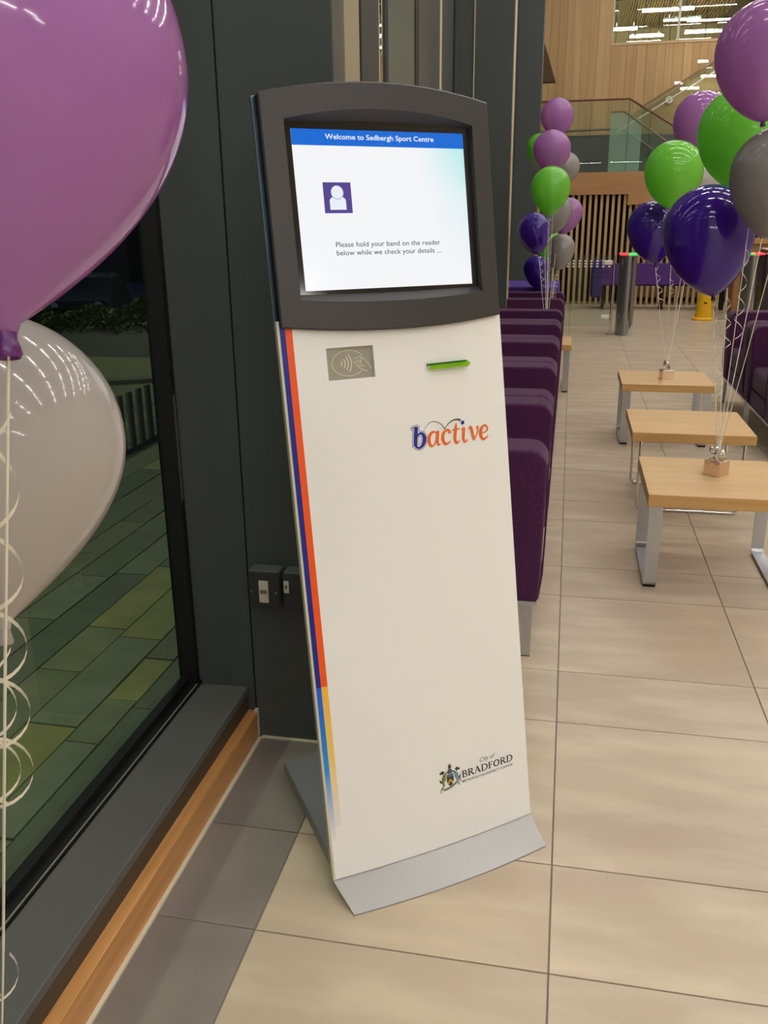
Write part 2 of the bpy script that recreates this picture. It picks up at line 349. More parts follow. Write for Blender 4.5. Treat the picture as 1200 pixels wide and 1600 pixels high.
# front balustrade: landing run then falling with the stair
bl = empty('glass_balustrade', 'clear glass landing balustrade with dark brown handrail above the timber fascia', 'balustrade', (.2, 15.43, 2.05))
def quad_pane(name, m, pts, y, th, parent, oy):
    return MB().prism(pts, lambda p, t: (p[0], t, p[1]), y, y + th).build(name, m, parent)
for (a, b) in ((-.9, .19), (.20, .765)): quad_pane('pane', BGLASS, [(a - .2, 0.0), (b - .2, 0.0), (b - .2, 1.03), (a - .2, 1.03)], 0, .012, bl, 0)
S = .586
for (a, b) in ((.775, 1.09), (1.10, 2.2)):
    za = -max(0, a - 1.35) * .5; zb = -max(0, b - 1.35) * .5
    quad_pane('pane', BGLASS, [(a - .2, za), (b - .2, zb), (b - .2, 1.03 - (b - .77) * S), (a - .2, 1.03 - (a - .77) * S)], 0, .012, bl, 0)
BROWN = mat('brown_handrail', (104, 62, 36), .4)
MB().tube([(-1.1, 0, 1.05), (.57, 0, 1.05), (2.4, 0, 1.05 - 1.83 * S)], .016, 8).build('handrail', BROWN, bl)
for xx in (-.01, .57, .895): MB().tube([(xx, -.006, .0), (xx, -.006, 1.03 if xx < .6 else .84)], .004, 5).build('joint_post', mat('joint_dark', (60, 62, 58), .5), bl)
MB().tube([(1.3, 0, -.02), (2.3, 0, -.55)], .012, 6).build('stair_light_strip', mat('pale_metal', (230, 225, 215), .3), bl)  # pale metal stringer strip of the falling stair
# inner balustrade, green tinted
ib = empty('inner_glass_balustrade', 'green tinted inner glass balustrade turning down with the stair, thin bronze rail', 'balustrade', (.54, 16.6, 2.05))
quad_pane('pane', GGLASS, [(0, 0), (.51, 0), (.51, .84), (.215, .985), (0, .985)], 0, .012, ib, 0)
quad_pane('pane', BGLASS, [(.52, 0), (1.3, 0), (1.3, .27), (.52, .80)], 0, .012, ib, 0)
MB().tube([(0, 0, .99), (.215, 0, .99), (1.5, 0, .12)], .014, 8).build('handrail', mat('bronze_rail', (140, 112, 78), .4), ib)
MB().tube([(-1.3, .9, .78), (.25, .9, .80), (1.6, .9, -.1)], .022, 8).build('wall_rail', mat('grey_rail', (120, 112, 92), .5), ib)
# rising stair flight at right
st = empty('upper_stair_balustrade', 'glass balustrade of the stair flight rising to the upper right', 'balustrade', (1.1, 17.3, 2.6))
y3 = 0
def sp(x): return (x - 1.09) * .585 + 3.19
BEI = mat('olive_plaster', (150, 134, 92), .8)
MB().prism([(.0, -.55), (0, sp(1.1) - 2.66), (2.4, sp(3.5) - 2.66), (2.4, -.55)], lambda p, t: (p[0], t, p[1]), .30, .34).build('stair_side_panel', BEI, st)
MB().prism([(-.25, sp(.85) - 2.62), (2.4, sp(3.5) - 2.62), (2.4, sp(3.5) - 2.74), (-.25, sp(.85) - 2.74)], lambda p, t: (p[0], t, p[1]), .1, .112).build('pane', BGLASS, st)
MB().tube([(-.05, .09, sp(1.05) - 2.6), (2.4, .09, sp(3.5) - 2.6)], .014, 8).build('handrail', MATS['bronze_rail'], st)
MB().tube([(-.4, .09, sp(.7) - 2.76), (2.4, .09, sp(3.5) - 2.76)], .012, 8).build('lower_rail', MATS['pale_metal'], st)
dsc = MB(); dsc.tube([(.44, .27, .70), (.44, .30, .70)], .06, 20); dsc.build('round_badge', mat('white_badge', (235, 232, 220), .4), st)
MB().tube([(.44, .262, .70), (.44, .27, .70)], .028, 16).build('badge_centre', mat('badge_grey', (150, 146, 130), .4), st)
TL_ = ['highest tube light beside the rising stair flight', 'long tube light second from the top beside the rising stair flight', 'lowest long tube light beside the rising stair flight', 'middle tube light just above the lowest one beside the rising stair', 'tube light farthest right beside the rising stair flight', 'shortest leftmost tube light beside the rising stair flight']
for (xx, zz, ww) in ((1.55, 1.25, .16), (1.62, 1.02, .42), (1.5, .74, .44), (1.3, .84, .3), (1.95, 1.1, .3), (1.2, .93, .12)):  # glowing bars imitate light streaks reflected in the stair glass
    t = empty('stair_tube_light', TL_.pop(0), 'light', (1.1 + xx - .5 - .2, 17.42, 2.6 + zz), 0, 'tube lights beside the rising stair')
    MB().box(0, ww, 0, .03, 0, .03).build('tube', LE, t); MB().box(0, ww, .03, .045, -.003, .033).build('back_plate', CHROME, t)

# ------------------------------------------------------------ unseen shell of the hall and its ceiling
struct(MB().box(-1.1, 9, -5, 18, 7.3, 7.4).build('ceiling', mat('ceiling_paint', (214, 208, 196), .8)))
struct(MB().box(9, 9.1, -5, 18, 0, 7.3).build('wall_right', mat('wall_right_paint', (190, 176, 152), .7)))
struct(MB().box(-1.1, 9, -5.1, -5, 0, 7.3).build('wall_front', mat('wall_front_paint', (222, 218, 210), .7)))
LE2 = mat('linear_diffuser', (255, 250, 238), .4); b = LE2.node_tree.nodes['Principled BSDF']
b.inputs['Emission Color'].default_value = (*LIGHT_COL, 1); b.inputs['Emission Strength'].default_value = LIGHT_STRENGTH
proto = None
for iy in range(9):
    for ix in range(6):
        X = -.2 + ix * 1.5 + (.6 if iy % 2 else 0); Y = -3.6 + iy * 2.35; Z = 6.6
        if proto is None:
            t = proto = empty('linear_ceiling_light', 'long slim linear light hung under the hall ceiling', 'light', (X, Y, Z), 0, 'linear lights under the hall ceiling')
            MB().box(-.52, .52, -.04, .04, -.01, 0).build('diffuser', LE2, t); MB().box(-.53, .53, -.05, .05, 0, .06).build('housing', STEEL, t)
            for sg in (-1, 1): MB().tube([(sg * .4, 0, .06), (sg * .4, 0, .7)], .004, 5).build('hanger', STEEL, t)
        else:
            t = copy_tree(proto); t.location = (X, Y, Z)

# added low lights behind the viewer, unseen, brightening the kiosk front
for i_ in range(5):
    t = copy_tree(proto); t.location = (.3 + 1.35 * i_, -2.3 + .25 * (i_ % 2), 3.1); t['label'] = 'long slim linear light hung low over the lobby behind the viewer'; t['group'] = 'low linear lights of the lobby'

# ------------------------------------------------------------ outside
GCOL = [(108, 112, 88), (118, 120, 94), (100, 104, 86), (128, 126, 80), (92, 98, 82), (112, 116, 98), (134, 130, 86)]
PAV = [mat('paver_stone_%s' % 'abcdefg'[i], c, .55, noise=((9, 9, 9), tuple(int(v * 1.15) for v in c), 5, .3, .75)) for i, c in enumerate(GCOL)]
og = struct(MB().box(-5.2, -1.04, -1, 8.9, -.08, -.012).build('floor_outside', mat('paver_joint', (66, 68, 54), .9)))
xs = [-1.045, -1.232, -1.338, -1.50, -1.655, -1.80, -1.96, -2.10, -2.28, -2.44, -2.62, -2.80, -3.0, -3.2, -3.42, -3.66, -3.95, -4.25]
fixed = {1: [1.55, 1.96, 2.20, 2.47, 3.0], 2: [1.1, 2.03, 2.60, 3.3], 3: [1.5, 2.34, 2.66, 3.25]}
cnt = 0
for i in range(len(xs) - 1):
    ys = fixed.get(i, [])[:]; y = ys[0] if ys else .5 + random.random() * .4
    full = [.2] + (ys if ys else [y]); y = full[-1]
    while y < 6.6: y += random.choice((.35, .5, .65, .8)) * (1 + i * .04); full.append(y)
    for a, b in zip(full[:-1], full[1:]):
        if cnt >= 290: break
        o = MB().box(xs[i + 1] + .003, xs[i] - .003, a + .003, b - .003, -.03, random.uniform(-.003, .001)).build('paver', PAV[4 if i == 0 else random.choice((0, 0, 1, 2, 3, 4, 5, 5, 6, 0, 2))], og); cnt += 1
o = MB().box(-5.2, -1.05, 6.5, 8.9, -.03, -.004).build('paving_field', PAV[6], og); o['kind'] = 'stuff'
struct(MB().prism([(-12, 6.3), (-4.35, 7.2), (-1.04, 9.0), (-1.04, 12.2), (-5, 12.4), (-14, 11.8)], lambda p, t: (p[0], p[1], t), -.1, -.02).build('floor_path', mat('asphalt', (72, 68, 60), .8)))
struct(MB().box(-60, -1.1, 11.5, 60, -1.7, -1.6).build('floor_car_park', mat('blue_asphalt', (70, 84, 116), .5)))
kb = tag(MB().prism([(-4.5, 7.05), (-1.06, 8.92), (-1.06, 9.06), (-4.5, 7.2)], lambda p, t: (p[0], p[1], t), -.05, .03).build('kerb_stone', mat('kerb_grey', (120, 118, 100), .8)), 'pale kerb running between the outdoor paving and the dark path', 'kerb')
# hedge
def leaf_mass(name, cx, cy, L, ang, h, wd, n, m, z0):
    mb = MB()
    for q in range(n):
        u = random.uniform(-L, L); v = random.gauss(0, wd * .5); hh = h * (.7 + .3 * math.sin(u * 5.1) * math.sin(u * 2.3 + 1)); z = z0 + random.random() ** .6 * hh
        x = cx + u * math.cos(ang) - v * math.sin(ang); y = cy + u * math.sin(ang) + v * math.cos(ang); s = random.uniform(.02, .05)
        a = Vector((random.gauss(0, 1), random.gauss(0, 1), random.gauss(0, 1))).normalized(); b = a.orthogonal().normalized(); c = Vector((x, y, z))
        mb.add([c - a * s, c + b * s * .5, c + a * s, c - b * s * .5], [(0, 1, 2, 3)])
    return mb.build(name, m)
hd = leaf_mass('hedge', -6.0, 11.6, 4.2, .28, .46, .55, 14000, mat('hedge_leaf', (84, 100, 34), .6), -.05)
hd['kind'] = 'stuff'; tag(hd, 'low clipped green hedge outside beyond the dark path', 'hedge')
# row of upright flat bars on the paving
gd = empty('flat_bar_guard', 'short row of grey flat bars standing on the paving outside the window', 'railing', (-2.7, 5.4, 0))
for j in range(9): box('bar', mat('bar_grey', (84, 90, 84), .5), -.01, .01, -.55 + j * .13, -.50 + j * .13, 0, .37, gd)
box('ground_rail', MATS['bar_grey'], -.012, .012, -.57, .60, -.004, .015, gd)
# car in the lower car park
car = empty('car', 'dark parked car with front number plate in the night car park outside', 'car', (-14.6, 26.0, -1.6), .30)
CARP = mat('car_paint', (12, 13, 15), .35, .1, coat=.2)
prof = [(-2.1, .3), (-2.15, .62), (-2.0, .8), (-1.15, .93), (-.55, 1.38), (.6, 1.45), (1.45, 1.32), (2.0, .98), (2.1, .6), (2.05, .3)]
body = MB()
n = len(prof); rings = []
for xw, k in ((-.88, .86), (-.82, 1.0), (.82, 1.0), (.88, .86)):
    rings.append([((p[1] > .95) * -0.12 * math.copysign(1, xw) + xw, p[0], .3 + (p[1] - .3) * (k if p[1] < .95 else k)) for p in prof])
vs = [v for r in rings for v in r]; fs = [(i * n + j, i * n + (j + 1) % n, (i + 1) * n + (j + 1) % n, (i + 1) * n + j) for i in range(3) for j in range(n)]
fs += [tuple(range(n))[::-1], tuple(range(3 * n, 4 * n))]
body.add(vs, fs).build('body', CARP, car, smooth=40, bevel=(.04, 2))
MB().add([(-.62, -1.10, .96), (.62, -1.10, .96), (.56, -.60, 1.36), (-.56, -.60, 1.36)], [(0, 1, 2, 3)]).build('windscreen', mat('car_glass', (20, 26, 34), .05), car)
for s in (-1, 1):
    MB().tube([(s * .62, -2.13, .68), (s * .62, -2.08, .68)], .11, 16).build('headlamp', mat('headlamp', (200, 205, 210), .1, .7), car)
    for yy in (-1.35, 1.3): MB().tube([(s * .72, yy, .32), (s * .9, yy, .32)], .32, 24).build('wheel', BLACK, car)
box('number_plate', mat('plate_white', (210, 210, 200), .5), -.26, .26, -2.18, -2.15, .42, .54, car)
box('grille', BLACK, -.45, .45, -2.16, -2.13, .6, .74, car)
# far building
fb = empty('far_building', 'dark building across the car park with pale lit window strips', 'building', (-19, 44, -1.6), .1)
MB().box(-14, 16, 0, 6, 0, 9).build('wall', mat('far_wall', (30, 34, 40), .8), fb)
for j in range(16): box('window', mat('dim_window', (170, 180, 180), .4, emit=(170, 185, 190), estr=.10), -13 + j * 1.8, -12 + j * 1.8, -.05, 0, 3.2, 6.5, fb)
# added lamp post out of view, brightens the outdoor paving
lp = empty('path_lamp', 'slim outdoor path lamp post beyond the window', 'lamp', (-3.4, 1.5, 0))
MB().tube([(0, 0, 0), (0, 0, 3.6)], .04, 12).build('pole', DARK2, lp); MB().lathe([(.12, 3.6), (.16, 3.66), (.16, 3.72), (.05, 3.8)], 20).build('lamp_head', DARK2, lp, smooth=40)
ld = bpy.data.lights.new('path_lamp_light', 'SPOT'); ld.energy = 270; ld.color = (.97, 1, .74); ld.shadow_soft_size = .12; ld.spot_size = math.radians(150); ld.spot_blend = .6
lo = bpy.data.objects.new('path_lamp_light', ld); COL.objects.link(lo); lo.parent = lp; lo.location = (0, 0, 3.55)

lp2 = empty('street_lamp', 'street lamp standing outside beyond the path, past the glazed wall', 'lamp', (-3.5, 16.0, 0))  # second added lamp, hidden from view, lifts the hedge and parked car
MB().tube([(0, 0, 0), (0, 0, 5.0)], .05, 12).build('pole', DARK2, lp2); MB().lathe([(.12, 5.0), (.2, 5.08), (.2, 5.14), (.05, 5.2)], 20).build('lamp_head', DARK2, lp2, smooth=40)
ld = bpy.data.lights.new('street_lamp_light', 'POINT'); ld.energy = 1500; ld.color = (.90, 1, .80); ld.shadow_soft_size = .15
lo = bpy.data.objects.new('street_lamp_light', ld); COL.objects.link(lo); lo.parent = lp2; lo.location = (0, 0, 4.9)

# ------------------------------------------------------------ kiosk
KX, KY, KZ, KYAW, KLEAN = -0.2291, 1.6717, 0.0377, 0.6483, 0.1712
kio = empty('check_in_kiosk', 'tall white self check-in kiosk with charcoal framed lit touch screen', 'kiosk', (KX, KY, 0), KYAW)
cl, slv = math.cos(KLEAN), math.sin(KLEAN)
def K(u, v, w): return (u, v * slv - w * cl, KZ + v * cl + w * slv)
HW = .2565; SAG = .0137
def wp(u): return SAG * (1 - (u / HW) ** 2)
# white panel with a recess for the reader
rx0, rx1, ry0, ry1 = -.161, -.060, 1.067, 1.131
us = sorted(set([-HW + 2 * HW * i / 24 for i in range(25)] + [rx0, rx1])); vs_ = [0, .3, .6, .9, ry0, ry1, 1.19]
pn = MB()
for i in range(len(us) - 1):
    for j in range(len(vs_) - 1):
        if us[i] >= rx0 - 1e-6 and us[i + 1] <= rx1 + 1e-6 and abs(vs_[j] - ry0) < 1e-6: continue
        pn.add([K(us[i], vs_[j], wp(us[i])), K(us[i + 1], vs_[j], wp(us[i + 1])), K(us[i + 1], vs_[j + 1], wp(us[i + 1])), K(us[i], vs_[j + 1], wp(us[i]))], [(0, 1, 2, 3)])
for (a, b) in (((rx0, ry0), (rx1, ry0)), ((rx1, ry0), (rx1, ry1)), ((rx1, ry1), (rx0, ry1)), ((rx0, ry1), (rx0, ry0))):
    pn.add([K(*a, wp(a[0])), K(*b, wp(b[0])), K(*b, .004), K(*a, .004)], [(0, 1, 2, 3)])
pn.mi = 1
T = .012
for i in range(len(us) - 1):
    for v in (0, 1.19): pn.add([K(us[i], v, wp(us[i])), K(us[i + 1], v, wp(us[i + 1])), K(us[i + 1], v, wp(us[i + 1]) - T), K(us[i], v, wp(us[i]) - T)], [(0, 1, 2, 3)])
    pn.add([K(us[i], 0, wp(us[i]) - T), K(us[i + 1], 0, wp(us[i + 1]) - T), K(us[i + 1], 1.19, wp(us[i + 1]) - T), K(us[i], 1.19, wp(us[i]) - T)], [(0, 1, 2, 3)])
for s in (-HW, HW): pn.add([K(s, 0, 0), K(s, 1.19, 0), K(s, 1.19, -T), K(s, 0, -T)], [(0, 1, 2, 3)])
pan = pn.build('front_panel', [WHITE_P, EDGE_P], kio, smooth=20)
def surf(name, vs, fs, m, off=.0005, parent=None, base=wp):
    mb = MB(); mb.add([K(x, y, base(x) + off) for x, y in vs], fs); return mb.build(name, m, parent or pan)
def film(name, m, u0, u1, v0, v1, off=.0005):
    mb = MB(); mb.box(0, 0, 0, 0, 0, 0); mb.v = []; mb.f = []; mb.m = []
    N = 12; a = [K(u0, v0 + (v1 - v0) * i / N, wp(u0) + off) for i in range(N + 1)]; b = [K(u1, v0 + (v1 - v0) * i / N, wp(u1) + off) for i in range(N + 1)]
    mb.strip(a, b); return mb.build(name, m, pan)
film('edge_border', mat('cream_edging', (205, 200, 176), .4), -.2565, -.2515, 0, 1.19)
film('navy_stripe', mat('navy_print', (14, 30, 138), .35), -.2515, -.2405, .437, 1.19)
film('orange_stripe', mat('orange_print', (244, 88, 14), .35), -.2405, -.2265, .437, 1.19)
def fade(name, c0, c1, v0, v1, mid=None):
    m = bpy.data.materials.new(name); m.use_nodes = True; nt = m.node_tree; b = nt.nodes['Principled BSDF']; b.inputs['Roughness'].default_value = .35
    tc = nt.nodes.new('ShaderNodeTexCoord'); sx = nt.nodes.new('ShaderNodeSeparateXYZ'); mr = nt.nodes.new('ShaderNodeMapRange'); rp = nt.nodes.new('ShaderNodeValToRGB')
    mr.inputs['From Min'].default_value = KZ + v0 * cl; mr.inputs['From Max'].default_value = KZ + v1 * cl
    nt.links.new(tc.outputs['Object'], sx.inputs[0]); nt.links.new(sx.outputs[2], mr.inputs[0]); nt.links.new(mr.outputs[0], rp.inputs[0]); nt.links.new(rp.outputs[0], b.inputs['Base Color'])
    rp.color_ramp.elements[0].color = lin(c0); rp.color_ramp.elements[1].color = lin(c1)
    if mid: e = rp.color_ramp.elements.new(.45); e.color = lin(mid)
    return m
film('blue_stripe', fade('blue_fade', (230, 229, 226), (0, 88, 220), .10, .437, (20, 140, 222)), -.2515, -.2405, .09, .437)
film('yellow_stripe', fade('yellow_fade', (232, 229, 224), (246, 186, 56), .14, .437, (240, 206, 112)), -.2405, -.2265, .12, .437)
# contactless reader
rd = MB(); rd.add([K(rx0, ry0, .0055), K(rx1, ry0, .0055), K(rx1, ry1, .0055), K(rx0, ry1, .0055)], [(0, 1, 2, 3)]); rdo = rd.build('card_reader', mat('reader_grey', (158, 154, 138), .4), kio)
RI = mat('reader_line', (224, 220, 206), .4)
cu_, cv_ = -.1135, 1.099
ic = MB()
def stroke3(pts, w, smooth=True):
    v, f = ribbon2d(pts, w, smooth); ic.add([K(x, y, .0063) for x, y in v], f)
el = [(cu_ + .0365 * math.cos(t), cv_ + .0255 * math.sin(t)) for t in [math.radians(28 + 13 * i) for i in range(24)]]
stroke3(el, .0011)
for r in (.008, .015, .022, .029):
    a = math.radians(36); stroke3([(cu_ - .023 + r * math.cos(t), cv_ + r * math.sin(t) * 1.0) for t in [-a + 2 * a * i / 6 for i in range(7)]], .0022)
hx, hy = cu_ + .018, cv_
stroke3([(hx - .006, hy + .008), (hx + .008, hy + .012), (hx + .012, hy + .004), (hx + .006, hy - .001), (hx - .008, hy + .001), (hx - .006, hy + .008)], .0012, False)
stroke3([(hx + .008, hy + .012), (hx + .018, hy + .004), (hx + .028, hy - .008), (hx + .032, hy - .016)], .0012)
stroke3([(hx - .002, hy + .003), (hx + .006, hy + .004), (hx + .010, hy - .004), (hx + .016, hy - .010)], .0011)
stroke3([(hx - .004, hy - .002), (hx + .001, hy - .008), (hx + .010, hy - .014), (hx + .022, hy - .019)], .0011)
stroke3([(hx + .001, hy - .008), (hx + .006, hy - .006), (hx + .010, hy - .010)], .001)
ic.build('contactless_symbol', RI, rdo)
# green acrylic slot bar
sb = MB(); zc = 1.0765
sb.prism([(.062, zc - .006), (.062, zc + .005), (.158, zc + .007), (.162, zc + .001), (.156, zc - .005)], lambda p, t: K(p[0], p[1], t), wp(.11) + .0, wp(.11) + .012)
so = sb.build('green_slot_bar', mat('green_acrylic', (158, 226, 24), .1, trans=.55, coat=.5), kio, bevel=(.0015, 2)); so['label'] = 'translucent green bar on the kiosk front'
sb = MB(); sb.prism([(.060, zc + .003), (.060, zc + .0075), (.152, zc + .009), (.152, zc + .005)], lambda p, t: K(p[0], p[1], t), wp(.11) + .001, wp(.11) + .0125); sb.build('slot_bar_top', mat('green_dark', (40, 110, 14), .2), so)
# logo word
IT = {
 'a': [([(.72, .85), (.5, .97), (.2, .8), (.08, .4), (.2, .06), (.42, .05), (.62, .3), (.74, .7)], [.1, .12, .24, .28, .2, .1, .1, .1]), ([(.86, 1.0), (.78, .5), (.76, .2), (.86, .03), (1.0, .14)], [.24, .24, .22, .14, .05])],
 'c': [([(.74, .72), (.66, .92), (.48, .97), (.2, .78), (.1, .4), (.25, .08), (.5, .05), (.76, .22)], [.24, .18, .12, .24, .28, .2, .14, .05])],
 't': [([(.42, 1.38), (.32, .9), (.22, .3), (.30, .04), (.44, .03), (.62, .18)], [.06, .24, .26, .2, .14, .05]), ([(.03, .90), (.66, .96)], [.1, .1])],
 'i': [([(.32, 1.0), (.24, .5), (.22, .2), (.30, .03), (.44, .04), (.56, .18)], [.24, .25, .23, .18, .12, .05]), ([(.06, .86), (.34, .96)], [.06, .1])],
 'v': [([(.02, .82), (.14, .97), (.26, .9), (.36, .4), (.44, .02)], [.05, .14, .24, .24, .14]), ([(.42, .02), (.7, .4), (.84, .75), (.76, .97)], [.1, .1, .14, .24])],
 'e': [([(.12, .42), (.52, .5), (.72, .68), (.64, .9), (.45, .97), (.18, .75), (.08, .4), (.22, .06), (.48, .04), (.76, .25)], [.07, .09, .14, .14, .12, .24, .28, .2, .14, .05])],
 'b': [([(.30, 1.45), (.2, .8), (.14, .2)], [.26, .27, .24]), ([(.02, 1.36), (.32, 1.44)], [.07, .1]), ([(.18, .55), (.40, .92), (.64, .97), (.80, .68), (.72, .3), (.5, .05), (.28, .05), (.13, .25)], [.1, .13, .18, .28, .26, .16, .14, .2])]}
ADV = {'a': 1.0, 'c': .80, 't': .62, 'i': .58, 'v': .86, 'e': .80, 'b': .86}
def place(name, m, vs, fs, bx, u0, u1, v0, v1, off, shear=0):
    ax, bx_, ay, by = bx; q = [(u0 + (x - ax + 0) / (bx_ - ax) * (u1 - u0), v0 + (y - ay) / (by - ay) * (v1 - v0)) for x, y in vs]
    return surf(name, q, fs, m, off)
v1_, f1_ = glyphs('active', IT, ADV, 0, .10)
bxA = (min(p[0] for p in v1_), max(p[0] for p in v1_), 0, 1)
place('logo_word', mat('logo_orange', (232, 108, 36), .4), v1_, f1_, bxA, .0475, .205, .910, .9415, .0009)
for nm, c, gr, off in (('logo_initial_outline', (60, 66, 120), .09, .0006), ('logo_initial_gap', (226, 226, 236), .055, .0008), ('logo_initial', (22, 44, 140), 0, .0010)):
    v, f = glyphs('b', IT, ADV, gr, 0); place(nm, mat('print_' + nm, c, .4), v, f, (0, .92, 0, 1), .0135, .0455, .9095, .9410, off)
v, f = ribbon2d([(.037, .938), (.047, .953), (.060, .9615), (.074, .9605), (.086, .953), (.0925, .9425)], [.0005, .0010, .0014, .0018, .0022, .0026]); surf('logo_swoosh', v, f, mat('logo_grey', (128, 124, 122), .4), .0011)
v, f = ribbon2d([(.0925, .9425), (.100, .952), (.112, .959), (.124, .9605), (.134, .958)], [.0016, .0020, .0026, .0034, .0052]); surf('logo_swoosh', v, f, mat('logo_dark_grey', (84, 80, 80), .4), .0012)
dot = [(.1385 + .0045 * math.cos(t * PI / 8), .9525 + .0045 * math.sin(t * PI / 8)) for t in range(16)]; surf('logo_dot', dot, [tuple(range(16))], mat('print_logo_initial', (22, 44, 140)), .0014)
# council wordmark
sw, tw = .17, .06
CAP = {
 'B': [([(.18, 0), (.18, 1)], [sw, sw]), ([(0, .98), (.4, .98)], [.05, .05]), ([(0, .02), (.4, .02)], [.05, .05]), ([(.2, .97), (.48, .97), (.63, .77), (.48, .55), (.2, .53)], [tw, .09, .16, .09, tw]), ([(.2, .53), (.52, .53), (.72, .28), (.52, .03), (.2, .03)], [tw, .08, .17, .08, tw])],
 'R': [([(.18, 0), (.18, 1)], [sw, sw]), ([(0, .98), (.4, .98)], [.05, .05]), ([(0, .02), (.36, .02)], [.05, .05]), ([(.2, .97), (.5, .97), (.68, .75), (.5, .52), (.2, .5)], [tw, .09, .17, .09, tw]), ([(.42, .52), (.86, .03)], [.16, .16]), ([(.7, .02), (1.0, .02)], [.05, .05])],
 'A': [([(.1, .02), (.46, 1.0)], [.07, .07]), ([(.44, 1.02), (.84, .02)], [.18, .18]), ([(.22, .36), (.66, .36)], [.06, .06]), ([(-.03, .02), (.24, .02)], [.05, .05]), ([(.66, .02), (.98, .02)], [.05, .05])],
 'D': [([(.18, 0), (.18, 1)], [sw, sw]), ([(0, .98), (.4, .98)], [.05, .05]), ([(0, .02), (.4, .02)], [.05, .05]), ([(.2, .97), (.55, .95), (.88, .72), (.88, .28), (.55, .05), (.2, .03)], [tw, .09, .16, .16, .09, tw])],
 'F': [([(.18, 0), (.18, 1)], [sw, sw]), ([(0, .98), (.66, .98)], [.06, .06]), ([(0, .02), (.38, .02)], [.05, .05]), ([(.65, 1.0), (.65, .76)], [.06, .04]), ([(.2, .52), (.52, .52)], [.06, .06]), ([(.52, .64), (.52, .4)], [.04, .04])],
 'O': [([(.5 + .41 * math.cos(t), .5 + .46 * math.sin(t)) for t in [2 * PI * i / 12 for i in range(13)]], [.08 + .10 * abs(math.cos(2 * PI * i / 12)) for i in range(13)])]}
CADV = {'B': .80, 'R': .92, 'A': .96, 'D': 1.02, 'F': .72, 'O': 1.0}
BK_ = mat('print_black', (40, 40, 38), .4)
v, f = glyphs('BRADFORD', CAP, CADV, .012, .10); bx = (min(p[0] for p in v), max(p[0] for p in v), 0, 1); place('council_name', BK_, v, f, bx, .071, .213, .1495, .1655, .0006)
v, f = font_verts('City of', .35, -.004); surf('council_name_prefix', fit2(v, .121, .164, .1695, .1835), f, BK_, .0006)
v, f = font_verts('METROPOLITAN DISTRICT COUNCIL', 0, .004); surf('council_name_suffix', fit2(v, .071, .213, .1375, .1432), f, BK_, .0006)
# coat of arms
cr = {}
def shp(name, pts, c, off=.0006):
    surf(name, pts, [tuple(range(len(pts)))], mat('arms_' + name, c, .45), off)
def B2(pts, s=1): return [(.012 + x * .056 * s, .128 + y * .064) for x, y in pts]
shp('shield', B2([(.34, .62), (.66, .62), (.66, .36), (.58, .22), (.5, .16), (.42, .22), (.34, .36)]), (60, 56, 46))
shp('shield_chevron', B2([(.36, .30), (.5, .46), (.64, .30), (.60, .24), (.5, .36), (.40, .24)]), (206, 168, 60), .0008)
shp('shield_chief', B2([(.36, .60), (.64, .60), (.64, .52), (.36, .52)]), (96, 120, 128), .0008)
shp('helmet', B2([(.40, .64), (.60, .64), (.62, .74), (.56, .82), (.46, .82), (.38, .74)]), (70, 96, 104))
shp('crest_animal', B2([(.42, .83), (.56, .83), (.60, .92), (.55, .95), (.55, 1.0), (.46, .98), (.44, .90)]), (110, 56, 44), .0008)
for nm, fl_, c, c2 in (('supporter_left', 1, (120, 128, 60), (52, 52, 44)), ('supporter_right', -1, (110, 150, 178), (58, 62, 66))):
    g_ = lambda P: B2([(x if fl_ == 1 else 1 - x, y) for x, y in P])
    for q, (P, cc) in enumerate([([(.30, .62), (.20, .66), (.12, .56), (.10, .40), (.16, .24), (.24, .22), (.22, .38), (.30, .46)], c), ([(.20, .66), (.26, .76), (.16, .82), (.02, .74), (.06, .68), (.12, .70)], c2), ([(.26, .60), (.38, .70), (.36, .74), (.24, .66)], c2), ([(.14, .26), (.06, .12), (.12, .12), (.20, .24)], c), ([(.10, .44), (.0, .52), (.02, .40), (.12, .34)], c2)]):
        shp(nm + '_' + 'abcde'[q], g_(P), cc, .0006 + q * .00005)
v, f = ribbon2d([(.014, .128), (.016, .139), (.024, .134), (.040, .1365), (.056, .144), (.064, .152), (.066, .142)], [.003, .003, .006, .006, .006, .004, .003]); surf('motto_scroll', v, f, mat('arms_scroll', (150, 158, 140)), .0007)
v, f = ribbon2d([(.022, .134), (.040, .1365), (.056, .144)], [.0012, .0012, .0012]); surf('motto_line', v, f, BK_, .0009)
# head bezel
def ring(pts_o, pts_i): pass
def arc_rect(hw, v0, v1, bulb, bult, n=14, m=6, rc=0.0):
    P = []
    for i in range(n): u = -hw + 2 * hw * i / n; P.append((u, v0 - bulb * (1 - (u / hw) ** 2)))
    for i in range(m): P.append((hw, v0 + (v1 - v0) * i / m))
    for i in range(n): u = hw - 2 * hw * i / n; P.append((u, v1 + bult * (1 - (u / hw) ** 2)))
    for i in range(m): P.append((-hw, v1 - (v1 - v0) * i / m))
    return P
OUT = arc_rect(.2510, 1.176, 1.611, .017, .023); INN = arc_rect(.2065, 1.226, 1.562, .010, .021); INB = arc_rect(.2045, 1.238, 1.559, .003, .006)
OUT2 = arc_rect(.2480, 1.179, 1.608, .017, .023)
def wh(u): return .012 + .017 * (1 - (u / .25) ** 2)
hd_ = MB(); N = len(OUT)
A0 = [K(*p, wh(p[0]) - .003) for p in OUT]; A1 = [K(*p, wh(p[0])) for p in OUT2]; A2 = [K(*p, wh(p[0])) for p in INN]; A3 = [K(*p, .004) for p in INB]; A4 = [K(*p, -.008) for p in OUT]
o_ = len(hd_.v); hd_.v += A0 + A1 + A2 + A3
